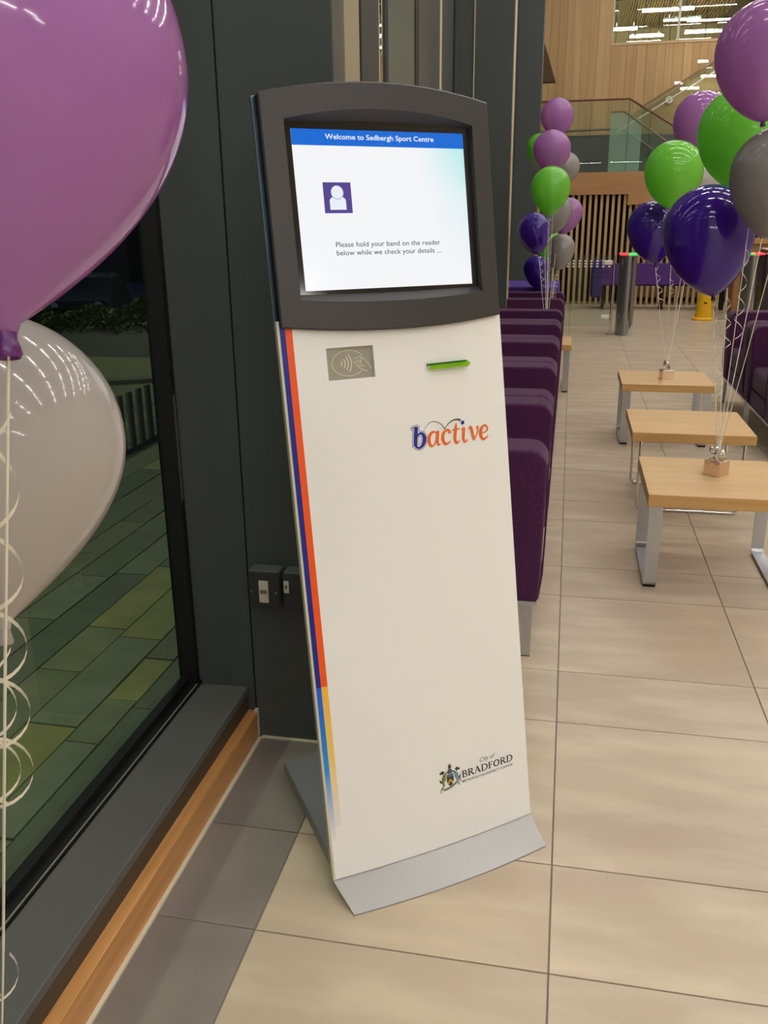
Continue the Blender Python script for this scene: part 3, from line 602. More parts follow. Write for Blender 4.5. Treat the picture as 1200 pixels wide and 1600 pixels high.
for r in range(3):
    for i in range(N): hd_.f.append((r * N + i, r * N + (i + 1) % N, (r + 1) * N + (i + 1) % N, (r + 1) * N + i)); hd_.m.append(0)
bez = hd_.build('screen_bezel', HEADM, kio, smooth=25)
sd = MB(); OUTs = arc_rect(.2490, 1.178, 1.609, .017, .023)
R0 = [K(*p, wh(p[0]) - .003) for p in OUTs]; R1 = [K(*p, -.026) for p in OUTs]
sd.add(R0 + R1, [(i, (i + 1) % N, N + (i + 1) % N, N + i) for i in range(N)]); sd.build('bezel_side', HEADSIDE, kio, smooth=25)
bp_ = MB(); OB = arc_rect(.2525, 1.174, 1.613, .017, .023); R0 = [K(*p, -.026) for p in OB]; R1 = [K(*p, -.032) for p in OB]
bp_.add(R0 + R1, [(i, (i + 1) % N, N + (i + 1) % N, N + i) for i in range(N)] + [tuple(range(N)), tuple(range(N, 2 * N))]); bp_.build('back_plate', mat('plate_rim', (110, 128, 138), .3, .6), kio)
bc = MB(); bc.prism([(-.2, 1.2), (.2, 1.2), (.2, 1.585), (-.2, 1.585)], lambda p, t: K(p[0], p[1], t), -.032, -.11); bc.build('rear_housing', HEADM, kio, bevel=(.01, 2))
# display
SG = mat('display_rim', (30, 27, 26), .08, spec=.6)
dp = MB(); dp.add([K(-.209, 1.230, .0035), K(.209, 1.230, .0035), K(.209, 1.575, .0035), K(-.209, 1.575, .0035)], [(0, 1, 2, 3)]); dpo = dp.build('display', SG, kio)
def screen_mat():
    m = bpy.data.materials.new('display_image'); m.use_nodes = True; nt = m.node_tree; b = nt.nodes['Principled BSDF']
    b.inputs['Base Color'].default_value = (.02, .02, .02, 1); b.inputs['Roughness'].default_value = .15; b.inputs['Emission Strength'].default_value = .92
    tc = nt.nodes.new('ShaderNodeTexCoord'); sx = nt.nodes.new('ShaderNodeSeparateXYZ'); nt.links.new(tc.outputs['Object'], sx.inputs[0])
    mr = nt.nodes.new('ShaderNodeMapRange'); mr.inputs['From Min'].default_value = .02; mr.inputs['From Max'].default_value = .21; nt.links.new(sx.outputs[0], mr.inputs[0])
    mz = nt.nodes.new('ShaderNodeMapRange'); mz.inputs['From Min'].default_value = 1.28; mz.inputs['From Max'].default_value = 1.56; mz.inputs['To Min'].default_value = .35; mz.inputs['To Max'].default_value = 1.0; nt.links.new(sx.outputs[2], mz.inputs[0])
    wv = nt.nodes.new('ShaderNodeTexNoise'); wv.inputs['Scale'].default_value = 5; nt.links.new(tc.outputs['Object'], wv.inputs['Vector'])
    m1 = nt.nodes.new('ShaderNodeMath'); m1.operation = 'MULTIPLY'; nt.links.new(mr.outputs[0], m1.inputs[0]); nt.links.new(mz.outputs[0], m1.inputs[1])
    m2 = nt.nodes.new('ShaderNodeMath'); m2.operation = 'MULTIPLY'; nt.links.new(m1.outputs[0], m2.inputs[0]); nt.links.new(wv.outputs[0], m2.inputs[1])
    rp = nt.nodes.new('ShaderNodeValToRGB'); rp.color_ramp.elements[0].color = lin((250, 251, 255)); rp.color_ramp.elements[1].color = lin((176, 240, 240)); rp.color_ramp.elements[0].position = .12; rp.color_ramp.elements[1].position = .6
    nt.links.new(m2.outputs[0], rp.inputs[0]); nt.links.new(rp.outputs[0], b.inputs['Emission Color']); return m
def em(name, c, s=.92):
    return mat(name, (5, 5, 5), .15, emit=c, estr=s)
def flat(name, vs, fs, m, w, parent): return MB().add([K(x, y, w) for x, y in vs], fs).build(name, m, parent)
Q = [(0, 1, 2, 3)]
flat('screen_image', [(-.190, 1.2445), (.190, 1.2445), (.190, 1.5485), (-.190, 1.5485)], Q, screen_mat(), .0040, dpo)
flat('screen_header', [(-.190, 1.5185), (.190, 1.5185), (.190, 1.5485), (-.190, 1.5485)], Q, em('screen_blue', (0, 108, 220)), .0043, dpo)
v, f = font_verts('Welcome to Sedbergh Sport Centre', 0, .016); flat('screen_title', fit2(v, -.120, .120, 1.5275, 1.5405), f, em('screen_white', (240, 246, 255)), .0046, dpo)
flat('avatar_tile', [(-.134, 1.3915), (-.0745, 1.3915), (-.0745, 1.450), (-.134, 1.450)], Q, em('screen_purple', (86, 68, 148)), .0043, dpo)
bd = [(-.122, 1.398), (-.0875, 1.398)] + [(-.1048 + .0173 * math.cos(t * PI / 12), 1.415 + .009 * math.sin(t * PI / 12)) for t in range(13)]
flat('avatar_body', bd, [tuple(range(len(bd)))], em('screen_white', (240, 246, 255)), .0045, dpo)
flat('avatar_outline', [(-.1048 + .0135 * math.cos(t * PI / 12), 1.4305 + .0135 * math.sin(t * PI / 12)) for t in range(24)], [tuple(range(24))], em('avatar_shade', (200, 198, 220)), .0047, dpo)
flat('avatar_head', [(-.1048 + .0122 * math.cos(t * PI / 12), 1.4312 + .0122 * math.sin(t * PI / 12)) for t in range(24)], [tuple(range(24))], em('screen_white', (240, 246, 255)), .0049, dpo)
TX = em('screen_text', (44, 78, 84), .8)
v, f = font_verts('Please hold your band on the reader', 0, .004); flat('screen_message', fit2(v, -.117, .119, 1.3235, 1.3365), f, TX, .0043, dpo)
v, f = font_verts('below while we check your details ...', 0, .004); flat('screen_message', fit2(v, -.117, .119, 1.3075, 1.3205), f, TX, .0043, dpo)
# front flange (foot) and rear slab, mast
fo = MB(); us2 = [-HW + 2 * HW * i / 16 for i in range(17)]
def foot(u, t, off=0):   # t 0 top -> 1 floor
    a = Vector(K(u, -.001, wp(u) - .002)); ff = .078; uu = u * .955; b = Vector((uu + .003, -(ff + SAG * (1 - (u / HW) ** 2)), .0035)); return a.lerp(b, t)
top = [foot(u, 0) for u in us2]; bot = [foot(u, 1) for u in us2]
topb = [p + Vector((0, .004, -.002)) for p in top]; botb = [Vector((p.x, p.y + .006, 0)) for p in bot]; bot0 = [Vector((p.x, p.y, 0)) for p in bot]
fo.strip(top, bot); fo.strip(bot, bot0); fo.strip(topb, top); fo.strip(botb, topb); fo.strip(bot0, botb)
fo.add([top[0], bot[0], bot0[0], botb[0], topb[0]], [(0, 1, 2, 3, 4)]); fo.add([top[-1], topb[-1], botb[-1], bot0[-1], bot[-1]], [(0, 1, 2, 3, 4)])
fo.build('front_foot', KGREY, kio, smooth=30)
sl_ = MB(); sl_.prism([(-.236, .02), (.236, .02), (.236, .48), (-.200, .48)], lambda p, t: (p[0], p[1], t), 0, .033); sl_.build('base_slab', KBASE, kio, bevel=(.003, 2))
MB().prism([(-.15, .0), (.15, .0), (.15, 1.3), (-.15, 1.3)], lambda p, t: K(p[0], p[1], t), -.012, -.10).build('rear_cabinet', KBASE, kio, bevel=(.004, 2))
# ------------------------------------------------------------ sockets on the column
def socket(x0, x1, rock, label):
    t = empty('wall_switch_box', label, 'switch', ((x0 + x1) / 2, 2.085, .478)); w = (x1 - x0) / 2
    MB().box(-w, w, -.045, 0, -.055, .052).build('back_box', mat('box_grey', (92, 96, 96), .4), t, bevel=(.004, 2))
    MB().box(-w + .001, w - .001, -.051, -.045, -.053, .050).build('face_plate', mat('plate_dark', (66, 68, 68), .35, .3), t, bevel=(.002, 2))
    r = rock
    ro = MB().box(r[0], r[1], -.054, -.051, r[2], r[3]).build('rocker', mat('rocker_ivory', (214, 208, 190), .4), t, bevel=(.001, 1))
    MB().box(r[0] + .004, r[1] - .004, -.056, -.054, (r[2] + r[3]) / 2 - .004, (r[2] + r[3]) / 2 + .006).build('rocker_label', mat('rocker_mark', (120, 116, 104), .5), ro)
    for sx in (-.033, .033):
        if abs(sx) < w - .003 and not (r[0] - .003 < sx < r[1] + .003): MB().tube([(sx, -.0535, -.006), (sx, -.050, -.006)], .0035, 10).build('screw', CHROME, t)
    return t
socket(-.785, -.700, (-.013, .013, -.036, .026), 'grey metal switch box nearest the window with a tall ivory rocker')
socket(-.690, -.604, (-.040, -.026, -.004, .030), 'grey metal switch box partly hidden behind the kiosk edge')

# ------------------------------------------------------------ coffee tables
def table(name, label, x0, x1, y0, y1, zt, th, kind):
    cx, cy = (x0 + x1) / 2, (y0 + y1) / 2; t = empty(name, label, 'table', (cx, cy, 0)); a, b = x1 - cx, y1 - cy
    mb = MB().box(-a, a, -b, b, zt - th, zt); mb.m = [1, 0, 1, 1, 1, 1]
    mb.build('tabletop', [LAMI, LAMIE], t, bevel=(.0015, 1))
    if kind == 'flat':
        for s in (-1, 1):
            xo = a - .006; xi = a - .058
            if s < 0: xr = (-xo + .0, -xi)
            else: xr = (a - .062, a - .012)
            if s < 0: xr = (-a + .012, -a + .062)
            yf = b - .05; th_ = .008; R = .025; pts = []
            z_t = zt - th
            path = [(-yf, z_t), (-yf, R)] + [(-yf + R - R * math.cos(q * PI / 10), R - R * math.sin(q * PI / 10)) for q in range(1, 6)] + [(yf - R + R * math.sin(q * PI / 10), R - R * math.cos(q * PI / 10)) for q in range(0, 6)] + [(yf, z_t)]
            inn = [(-yf + th_, z_t), (-yf + th_, R)] + [(-yf + R - (R - th_) * math.cos(q * PI / 10), R - (R - th_) * math.sin(q * PI / 10)) for q in range(1, 6)] + [(yf - R + (R - th_) * math.sin(q * PI / 10), R - (R - th_) * math.cos(q * PI / 10)) for q in range(0, 6)] + [(yf - th_, z_t)]
            m_ = MB(); n_ = len(path)
            P = [(xr[0], y, z + .005 if z < z_t - .01 else z) for y, z in path]; P2 = [(xr[1], y, z) for (_, y, z) in P]; I = [(xr[0], y, z + .005 if z < z_t - .01 else z) for y, z in inn]; I2 = [(xr[1], y, z) for (_, y, z) in I]
            m_.strip(P, P2); m_.strip(I2, I); m_.strip(I, P); m_.strip(P2, I2)
            lg = m_.build('leg', STEEL, t, smooth=30)
            MB().box(xr[0] + .002, xr[1] - .002, -yf + .012, yf - .012, 0, .005).build('floor_glide', BLACK, lg)
    else:
        for s in (-1, 1):
            y = s * (b - .07 if s > 0 else b - .02) ; R = .03; xa = a - .045; r = .0075; z_t = zt - th
            pts = [(-xa, y, z_t), (-xa, y, R + r)] + [(-xa + R - R * math.cos(q * PI / 10), y, R + r - R * math.sin(q * PI / 10)) for q in range(1, 6)] + [(xa - R + R * math.sin(q * PI / 10), y, R + r - R * math.cos(q * PI / 10)) for q in range(0, 6)] + [(xa, y, z_t)]
            m_ = MB().tube(pts, r, 10); m_.build('leg', CHROME, t, smooth=60)
        for s in (-1, 1):
            MB().tube([(s * (a - .045), -(b - .02), z_t - .008), (s * (a - .045), b - .07, z_t - .008)], .006, 8).build('leg_brace', CHROME, t, smooth=60)
    return t
table('coffee_table', 'nearest low beech coffee table on flat steel loop legs, foil balloon weight on it', .336, .895, 3.322, 3.893, .40, .048, 'flat')
table('coffee_table', 'middle low beech coffee table with thin chrome rod legs and an empty top', .340, .910, 4.352, 4.915, .40, .045, 'rod')
table('coffee_table', 'farthest of the three beech coffee tables in the aisle, small foil weight on it', .356, .912, 5.682, 6.212, .40, .045, 'flat')
table('coffee_table', 'beech coffee table standing between the left row of purple armchairs', -.52, .046, 7.43, 7.99, .40, .045, 'flat')

# ------------------------------------------------------------ armchairs
def rrect(x0, x1, z0, z1, r, corners):
    """profile in x,z; corners = radii for (x0z0, x1z0, x1z1, x0z1)"""
    P = []
    C = [(x0, z0, 1, 1, PI, corners[0]), (x1, z0, -1, 1, 1.5 * PI, corners[1]), (x1, z1, -1, -1, 0, corners[2]), (x0, z1, 1, -1, .5 * PI, corners[3])]
    for (cx, cz, sx, sz, a0, rr) in C:
        rr *= r
        if rr < 1e-4: P.append((cx, cz)); continue
        for q in range(6): t = a0 + q * PI / 10; P.append((cx + sx * rr + rr * math.cos(t), cz + sz * rr + rr * math.sin(t)))
    return P
def make_chair():
    t = empty('armchair', 'x', 'chair')
    W2 = .452; D = .36
    for s in (-1, 1):
        y0, y1 = (-W2 + .002, -W2 + .176) if s < 0 else (W2 - .176, W2 - .002)
        P = rrect(-D, D, .20, .708, .04, (0.3, .3, 1.3, 1))
        P = [(x + (.012 * math.sin((z - .2) / .5 * PI * .8) if x > .2 else 0), z) for x, z in P]
        MB().prism(P, lambda p, q: (p[0], q, p[1]), y0, y1).build('arm', FABRIC, t, bevel=(.016, 3))
        for yy in (y0 + .012, y1 - .012):
            MB().tube([(D - .05, yy, .7085), (D - .02, yy, .700), (D + .008, yy, .66), (D + .013, yy, .5), (D + .008, yy, .3), (D - .001, yy, .22)], .003, 5).build('piping', FABRIC, t)
    MB().prism(rrect(-D, -D + .20, .20, .708, .04, (.3, 0, 1, 1)), lambda p, q: (p[0], q, p[1]), -W2 + .178, W2 - .178).build('backrest', FABRIC, t, bevel=(.014, 3))
    MB().prism(rrect(-D + .2, D - .012, .30, .445, .035, (0, .6, 1, 0)), lambda p, q: (p[0], q, p[1]), -W2 + .179, W2 - .179).build('seat_cushion', FABRIC, t, bevel=(.012, 3))
    MB().box(-D + .02, D - .014, -W2 + .179, W2 - .179, .205, .298).build('seat_base', FABRIC, t)
    MB().box(-D + .01, D - .006, -W2 + .004, W2 - .004, .188, .20).build('frame', STEEL, t)
    for sx in (-1, 1):
        for sy in (-1, 1):
            xx = sx * (D - .035) ; yy = sy * (W2 - .010)
            l = MB().box(xx - .016, xx + .016, yy - .008, yy + .008, .004, .188).build('leg', STEEL, t)
            MB().box(xx - .015, xx + .015, yy - .007, yy + .007, 0, .004).build('foot_pad', BLACK, l)
        MB().box(sx * (D - .035) - .016, sx * (D - .035) + .016, -W2 + .02, W2 - .02, .172, .188).build('leg_rail', STEEL, t)
    for sy in (-1, 1): MB().box(-D + .06, D - .06, sy * (W2 - .012) - .007, sy * (W2 - .012) + .007, .165, .188).build('side_rail', STEEL, t)
    return t
chair = make_chair()
LL = ['nearest purple fabric armchair of the left row, partly hidden behind the kiosk',
      'second purple fabric armchair of the left row counting away from the kiosk',
      'third purple fabric armchair of the left row counting away from the kiosk',
      'fourth purple fabric armchair of the left row counting away from the kiosk',
      'fifth purple fabric armchair of the left row, just before the small side coffee table',
      'farthest purple fabric armchair of the left row, beyond the side coffee table']
ys = [2.703 + .4525 + .905 * i for i in range(5)] + [8.05 + .4525]
for i, y in enumerate(ys):
    c = chair if i == 0 else copy_tree(chair); c.location = (-.405, y, 0); c['label'] = LL[i]; c['group'] = 'purple armchairs along the glazed wall'
for y, l in ((6.83, 'purple fabric armchair at the right edge facing the tables, the farther one'), (5.92, 'purple fabric armchair at the right edge facing the tables, the nearer one')):
    c = copy_tree(chair); c.location = (1.205 + .36, y, 0); c.rotation_euler = (0, 0, PI); c['label'] = l; c['group'] = 'purple armchairs at the right edge'
# cloth covered table beyond the left row
ct = empty('cloth_table', 'table under a bright violet cloth beyond the left armchairs', 'table', (-.50, 9.6, 0))
MB().box(-.38, .36, -.48, .48, .70, .725).build('tabletop', LAMI, ct)
for sx in (-1, 1):
    for sy in (-1, 1): MB().tube([(sx * .33, sy * .43, 0), (sx * .33, sy * .43, .70)], .014, 8).build('leg', STEEL, ct)
cm = MB(); n = 40; per = []
def pr(t):
    L = [(-.40, -.50), (.40, -.50), (.40, .50), (-.40, .50), (-.40, -.50)]; i = int(t * 4) % 4; f_ = t * 4 - int(t * 4); return (L[i][0] + (L[i + 1][0] - L[i][0]) * f_, L[i][1] + (L[i + 1][1] - L[i][1]) * f_)
tp = [(*pr(i / n), .732) for i in range(n + 1)]; bt = [(p[0] * (1.03 + .02 * math.sin(i * 2.1)), p[1] * (1.03 + .02 * math.sin(i * 2.1)), .28) for i, p in enumerate(tp)]
cm.strip(bt, tp); cm.add([(-.4, -.5, .732), (.4, -.5, .732), (.4, .5, .732), (-.4, .5, .732)], [(0, 1, 2, 3)])
cobj = cm.build('tablecloth', CLOTH); cobj.location = (-.50, 9.6, 0); tag(cobj, 'bright violet tablecloth draped over the table beyond the left armchairs', 'tablecloth')

# ------------------------------------------------------------ gates, cones, counter
REDL = mat('red_light', (255, 60, 60), .4, emit=(255, 50, 60), estr=1.6); GRNL = mat('green_light', (60, 240, 90), .4, emit=(30, 235, 90), estr=1.4)
DKG = mat('dark_turnstile_side', (150, 150, 144), .24, .8)
def pylon(cx, cy, flip, label):
    t = empty('gate_pylon', label, 'turnstile', (cx, cy, 0))
    R = .105
    pts = [(R * math.cos(a) * 1.0, .16 * math.sin(a)) for a in [2 * PI * i / 32 for i in range(32)]]
    MB().prism(pts, lambda p, q: (p[0], p[1], q), .0, .935).build('body', DKG, t, smooth=40)
    MB().tube([(.04, -.15, .0), (.04, -.15, .93)], .012, 6).build('edge_trim', CHROME, t)
    MB().prism([(x * 1.03, y * 1.03) for x, y in pts], lambda p, q: (p[0], p[1], q), .935, .948).build('cap', STEEL, t, smooth=40)
    a, b = (REDL, GRNL) if not flip else (GRNL, REDL)
    MB().box(-.108, -.01, -.165, .1, .948, .966).build('light_bar', a, t, bevel=(.003, 1)); MB().box(.01, .108, -.165, .1, .948, .966).build('light_bar', b, t, bevel=(.003, 1))
    MB().prism([(.02, .0), (.098, .0), (.098, .17), ], lambda p, q: (p[0], q, p[1]), -.155, -.10).build('kick_plate', STEEL, t)
    return t
pylon(.685, 11.45, False, 'chrome turnstile pylon topped by a red then green light bar, left of the violet balloons')
pylon(2.09, 11.45, True, 'chrome turnstile pylon topped by a green then red light bar, at the right edge')
def gate(x0, x1, px, label):
    t = empty('glass_gate', label, 'gate', (px, 11.4, 0))
    MB().tube([(0, 0, .0), (0, 0, .96)], .013, 12).build('post', CHROME, t, smooth=40)
    MB().tube([(0, 0, 0), (0, 0, .02)], .05, 16).build('post_base', STEEL, t)
    MB().box(x0 - px, x1 - px, -.005, .005, .10, .955).build('pane', BGLASS, t)
    s = -1 if x1 < px + .01 else 1
    for z in (.22, .86): MB().box(min(s * .02, s * .12), max(s * .02, s * .12), -.02, .02, z - .025, z + .025).build('hinge_clip', mat('clip_white', (225, 222, 212), .3, .4), t, bevel=(.008, 2))
    d = MB(); L = x1 - x0
    for i in range(9):
        for j in range(3): cx = x0 - px + .12 + i * .068 * (L / .7); cz = .815 + j * .032; d.box(cx - .014, cx + .014, -.007, -.0055, cz - .009, cz + .009)
    o = d.build('marking_dots', mat('frost_white', (225, 222, 210), .5), t); o['kind'] = 'stuff'
gate(-.22, .505, .52, 'glass turnstile gate with rows of white dots, left of the red lit pylon')
for (x_, y_, l) in ((1.70, 13.0, 'thin chrome barrier post right of the yellow cone, the left of two'), (1.80, 13.0, 'thin chrome barrier post right of the yellow cone, the right of two')):
    t = empty('barrier_post', l, 'post', (x_ + .34, y_ + .3, 0)); MB().tube([(0, 0, 0), (0, 0, .9)], .011, 10).build('pole', CHROME, t); MB().lathe([(.06, 0), (.06, .012), (.02, .02)], 20).build('base', STEEL, t)
ab = empty('access_cabinet', 'black access cabinet beside the right turnstile pylon', 'cabinet', (2.42, 11.5, 0))
MB().box(-.2, .25, -.2, .2, 0, 1.0).build('body', mat('cabinet_dark', (34, 28, 28), .3), ab, bevel=(.006, 2)); MB().box(-.215, .26, -.21, .21, 1.0, 1.012).build('top_edge', mat('pale_lip', (200, 196, 180), .4), ab); MB().box(-.21, .255, -.205, .205, .955, .965).build('lower_lip', MATS['pale_lip'], ab)
ab2 = MB()
def cone(x_, y_, label):
    t = empty('wet_floor_cone', label, 'cone', (x_, y_, 0))
    prof = [(.155, 0), (.155, .02), (.135, .035), (.118, .045), (.045, .60), (.042, .63), (.03, .645), (.0001, .65)]
    MB().lathe(prof, 4 * 6, sy=.8).build('cone_body', YELLOW, t, smooth=35)
    # warning triangle
    def on(px, pz): r = .118 - (pz - .045) * .1315 ; return (px, -(r * .8) * math.sqrt(max(0, 1 - (px / r) ** 2)) - .004, pz)
    pts, f = ribbon2d([(-.055, .36), (.055, .36), (0, .47), (-.055, .36)], .008, False); MB().add([on(*p) for p in pts], f).build('warning_triangle', BK_, t)
    pts, f = ribbon2d([(-.012, .375), (.004, .40), (.0, .43), (.012, .44)], .008, False); MB().add([on(*p) for p in pts], f).build('slip_symbol', BK_, t)
    pts, f = ribbon2d([(-.02, .24), (.02, .235)], .02, False); MB().add([on(*p) for p in pts], f).build('caution_mark', BK_, t)
    return t
cone(1.856, 13.2, 'yellow wet floor cone with a black warning triangle, under the large violet balloon')
cone(2.50, 13.05, 'yellow wet floor cone half hidden behind the right turnstile pylon')
# purple bench
pb = empty('purple_bench', 'long bench with violet fabric panel in front of the slatted screen', 'bench', (1.35, 14.6, 0))
MB().box(-.86, 1.0, -.05, .0, .38, .70).build('fabric_panel', mat('violet_fabric', (82, 46, 122), .85), pb, bevel=(.01, 2)); MB().box(-.86, 1.0, .0, .40, .36, .42).build('seat', MATS['violet_fabric'], pb, bevel=(.01, 2))
for xx in (-.82, .07, .96): MB().box(xx - .02, xx + .02, .02, .38, 0, .36).build('leg', BACKING, pb)
ft = MB(); ft.box(-1.02, -.84, -.05, .35, .18, .74); ft.build('end_bolster', mat('deep_violet', (54, 36, 104), .85), pb, bevel=(.04, 3))
rc = empty('reception_counter', 'light timber reception counter at the right behind the turnstiles', 'counter', (3.2, 14.0, 0))
MB().box(-.95, 1.2, -.3, .3, 1.0, 1.06).build('counter_top', mat('counter_oak', (184, 138, 84), .4), rc); MB().box(-.9, 1.15, -.25, .25, 0, 1.0).build('counter_front', mat('counter_front', (150, 108, 64), .5), rc)
mn = empty('counter_device', 'small black device on the timber reception counter', 'device', (2.66, 13.9, 1.06)); MB().box(-.07, .07, -.02, .02, .02, .14).build('screen', BLACK, mn, bevel=(.004, 2)); MB().box(-.04, .04, -.04, .04, 0, .02).build('stand', BLACK, mn)

# ------------------------------------------------------------ balloons
def weight(loc, s, h, rz, label):
    t = empty('balloon_weight', label, 'weight', loc, rz)
    MB().box(-s, s, -s, s, 0, h).build('box', FOIL, t, bevel=(.003, 2))
    mb = MB(); random.seed(int(loc[1] * 100))
    for q in range(9):
        a = random.random() * 6.3; r = random.uniform(.2, .8) * s; c = Vector((r * math.cos(a), r * math.sin(a), h + .012 + random.random() * .035)); R = random.uniform(.010, .018); ax = random.random() * 6.3
        A = []; B_ = []
        for i in range(15):
            t_ = i / 14 * 5.4; p = c + Vector((R * math.cos(t_) * math.cos(ax), R * math.cos(t_) * math.sin(ax), R * math.sin(t_))); w = Vector((-math.sin(ax), math.cos(ax), .2)) * .004
            A.append(p - w); B_.append(p + w)
        mb.strip(A, B_)
    o = mb.build('ribbon_curls', mat('silver_foil_ribbon', (225, 222, 216), .15, .9), t); o['kind'] = 'stuff'
    return t
WN = Vector((.622, 3.65, .40)); WF = Vector((.640, 5.92, .40)); WL = Vector((-.17, 7.72, .40)); WA = Vector((-.742, .78, 0))
weight(WN, .036, .062, -.70, 'square foil balloon weight with silver curls on the nearest coffee table')
weight(WF, .036, .060, .2, 'square foil balloon weight on the farthest coffee table in the aisle')
weight(WL, .036, .060, .4, 'square foil balloon weight on the side coffee table between the left armchairs')
weight(WA, .038, .070, .1, 'square foil balloon weight on the floor under the window balloons')
def curl(a, b, r0, r1, pitch, wid, ph=0.0):
    a = Vector(a); b = Vector(b); L = (b - a).length; d = (b - a).normalized(); u = Vector((1, 0, 0)); u = (u - d * u.dot(d)).normalized(); w = d.cross(u); n = max(12, int(L / pitch * 16)); A = []; B_ = []
    for i in range(n + 1):
        t = i / n; r = r0 + (r1 - r0) * t; an = ph + 2 * PI * L * t / pitch; p = a + d * L * t + (u * math.cos(an) + w * math.sin(an)) * r + u * r * .6
        e = d * wid / 2; A.append(p - e); B_.append(p + e)
    return MB().strip(A, B_)
def balloon(colr, C, Kn, D, wt, label, group, curls, rw=.0016):
    C = Vector(C); Kn = Vector(Kn); R = D / 2; ax = (C - Kn); Lk = ax.length; ax.normalize()
    t = empty('balloon', label, 'balloon', Kn, 0, group)
    prof = [(.004, -.012), (.0075, -.016), (.009, -.013), (.0075, -.007), (.0065, -.004), (.0065, .0)]
    kp = []; ex = 1.08 if 'pearl white' in label else (1.0 if 'foreground' in label else .72)
    for i in range(1, 26):
        q = 1 - i / 26; kp.append((max(.0075, R * (1 - q * q) ** ex), Lk * (1 - q)))
    kp.append((R, Lk))
    for i in range(1, 15):
        a = i / 15 * PI / 2; kp.append((R * math.cos(a), Lk + R * .98 * math.sin(a)))
    kp.append((.0005, Lk + R * .98))
    rot = Vector((0, 0, 1)).rotation_difference(ax).to_matrix()
    def tr(mb): mb.v = [tuple(rot @ Vector(v)) for v in mb.v]; return mb
    tr(MB().lathe([(.007, .0)] + kp, 48)).build('body', LX[colr], t, smooth=80)
    kc = {'mauve': (96, 40, 110), 'violet': (18, 6, 60), 'green': (70, 150, 26), 'silver': (120, 118, 116), 'pearl': (150, 144, 140)}[colr]
    tr(MB().lathe(prof, 20)).build('knot', mat('knot_' + colr, kc, .25), t, smooth=60)
    d = Vector(wt) - Kn; mid = d * .5 + Vector((0, 0, -.02))
    MB().tube([(0, 0, -.01), d * .25 + Vector((0, 0, -.012)), mid, d * .75 + Vector((0, 0, -.012)), d], rw, 6).build('ribbon', RIBBON, t)
    for (f0, f1, r0, r1, pitch, wid, off) in curls:
        a = d * f0 + Vector(off); b = d * f1 + Vector(off); curl(a, b, r0, r1, pitch, wid, f0 * 9).build('curled_ribbon', RIBBON, t)
    return t
NW = WN + Vector((0, 0, .075)); FW_ = WF + Vector((0, 0, .065)); LW = WL + Vector((0, 0, .065)); AW = WA + Vector((0, 0, .075))
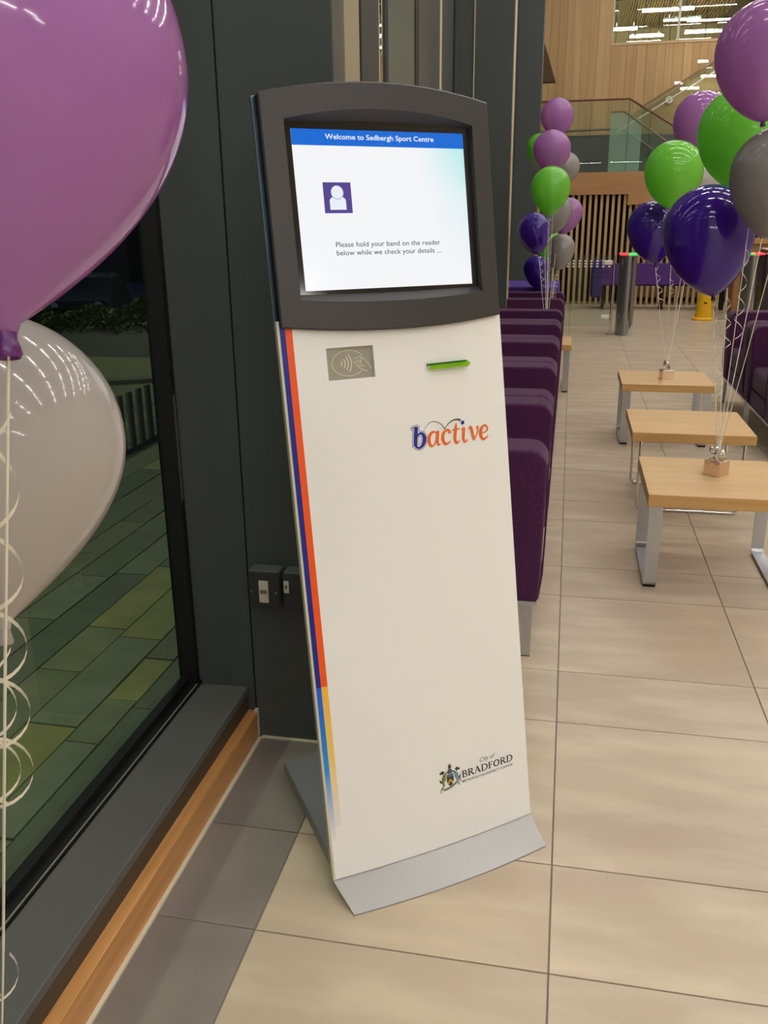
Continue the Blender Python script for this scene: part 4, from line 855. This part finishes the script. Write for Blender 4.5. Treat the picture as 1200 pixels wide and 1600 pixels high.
LBL = [
 ('A', 'mauve', (-0.367, 0.552, 1.491), (-0.344, 0.504, 1.334), .252, 'huge mauve balloon in the top left foreground by the window', [(.04, .33, .006, .020, .075, .005, (-.004, 0, 0))]),
 ('A', 'pearl', (-0.552, 0.753, 1.193), (-0.527, 0.7, 1.021), .262, 'large pearl white balloon below the mauve one, in front of the window', [(.02, .25, .008, .017, .085, .005, (-.004, 0, 0)), (.50, .58, .012, .018, .09, .006, (0, 0, 0))]),
 ('L', 'mauve', (-0.174, 8.389, 2.216), (-0.164, 8.331, 2.04), .28, 'mauve balloon at the very top of the cluster over the left armchairs', []),
 ('L', 'green', (-0.344, 9.206, 2.027), (-0.292, 9.152, 1.836), .24, 'green balloon peeking out left of the second mauve one, left cluster', []),
 ('L', 'mauve', (-0.191, 7.676, 1.897), (-0.202, 7.618, 1.734), .30, 'mauve balloon second from the top of the left cluster', [(.05, .3, .008, .016, .06, .004, (0, 0, 0))]),
 ('L', 'silver', (-0.092, 9.337, 1.852), (-0.106, 9.275, 1.677), .27, 'silver balloon behind the second mauve one of the left cluster, upper right', []),
 ('L', 'green', (-0.177, 7.414, 1.618), (-0.18, 7.341, 1.402), .30, 'front green balloon in the middle of the left cluster', [(.02, .55, .010, .016, .07, .004, (0, 0, 0))]),
 ('L', 'silver', (-0.147, 8.429, 1.445), (-0.191, 8.353, 1.246), .28, 'silver balloon right behind the front green one, left cluster', []),
 ('L', 'mauve', (-0.039, 9.349, 1.436), (-0.107, 9.264, 1.229), .27, 'mauve balloon at the right side of the left cluster against the slats', []),
 ('L', 'violet', (-0.322, 8.072, 1.294), (-0.267, 8.013, 1.086), .28, 'dark violet balloon at the left side of the left cluster, the upper one', [(.02, .4, .010, .018, .07, .004, (0, 0, 0))]),
 ('L', 'silver', (-0.088, 8.651, 1.122), (-0.118, 8.577, 0.921), .25, 'lowest silver balloon of the left cluster, against the slats', [(.02, .5, .014, .02, .06, .004, (0, 0, 0))]),
 ('L', 'violet', (-0.322, 9.093, 0.911), (-0.281, 9.035, 0.714), .25, 'lowest dark violet balloon of the left cluster, just above the violet cloth', []),
 ('L', 'green', (-0.236, 10.178, 1.133), (-0.265, 10.096, 0.91), .25, 'small bit of green balloon hidden behind the lower left cluster', []),
 ('F', 'mauve', (0.754, 6.245, 1.951), (0.747, 6.165, 1.719), .346, 'mauve balloon above the round green one of the right group', []),
 ('F', 'green', (0.573, 5.853, 1.649), (0.582, 5.779, 1.426), .34, 'fully visible round green balloon left in the right group', [(.42, .52, .012, .016, .05, .004, (0, 0, 0))]),
 ('F', 'violet', (0.496, 6.113, 1.333), (0.528, 6.042, 1.102), .31, 'smaller dark violet balloon at the left of the right group', [(.02, .36, .010, .020, .075, .005, (0, 0, 0))]),
 ('F', 'pearl', (0.883, 6.866, 1.58), (0.85, 6.791, 1.378), .28, 'pale pearly balloon between the green and the large violet balloons', [(.10, .42, .010, .024, .075, .005, (0, 0, 0))]),
 ('N', 'green', (0.668, 4.133, 1.719), (0.637, 4.051, 1.497), .364, 'large green balloon behind the grey silver one, right group', [(.40, .60, .008, .016, .08, .005, (0, 0, 0))]),
 ('N', 'mauve', (0.6, 3.462, 1.911), (0.602, 3.387, 1.69), .323, 'big mauve balloon at the top right corner', [(.32, .60, .008, .018, .09, .005, (0, 0, 0))]),
 ('N', 'silver', (0.682, 3.45, 1.528), (0.690, 3.381, 1.305), .316, 'large grey silver balloon cut by the right edge', []),
 ('N', 'violet', (0.516, 3.762, 1.341), (0.546, 3.686, 1.099), .34, 'large dark violet balloon in front, centre of the right group', [(.02, .62, .006, .016, .07, .005, (0, 0, 0))]),
 ('N', 'green', (0.871, 4.525, 1.68), (0.861, 4.459, 1.491), .30, 'green balloon at the right edge between the mauve and silver balloons', []),
]
GR = {'A': ('balloons in the left foreground', AW, .0012), 'L': ('balloon cluster over the left armchairs', LW, .0016), 'F': ('balloons tied to the far coffee table', FW_, .0018), 'N': ('balloons tied to the nearest coffee table', NW, .0016)}
for g_, c_, C_, K_, D_, l_, cu_s in LBL:
    gn, wt_, rw_ = GR[g_]; balloon(c_, C_, K_, D_, wt_, l_, gn, cu_s, rw_)
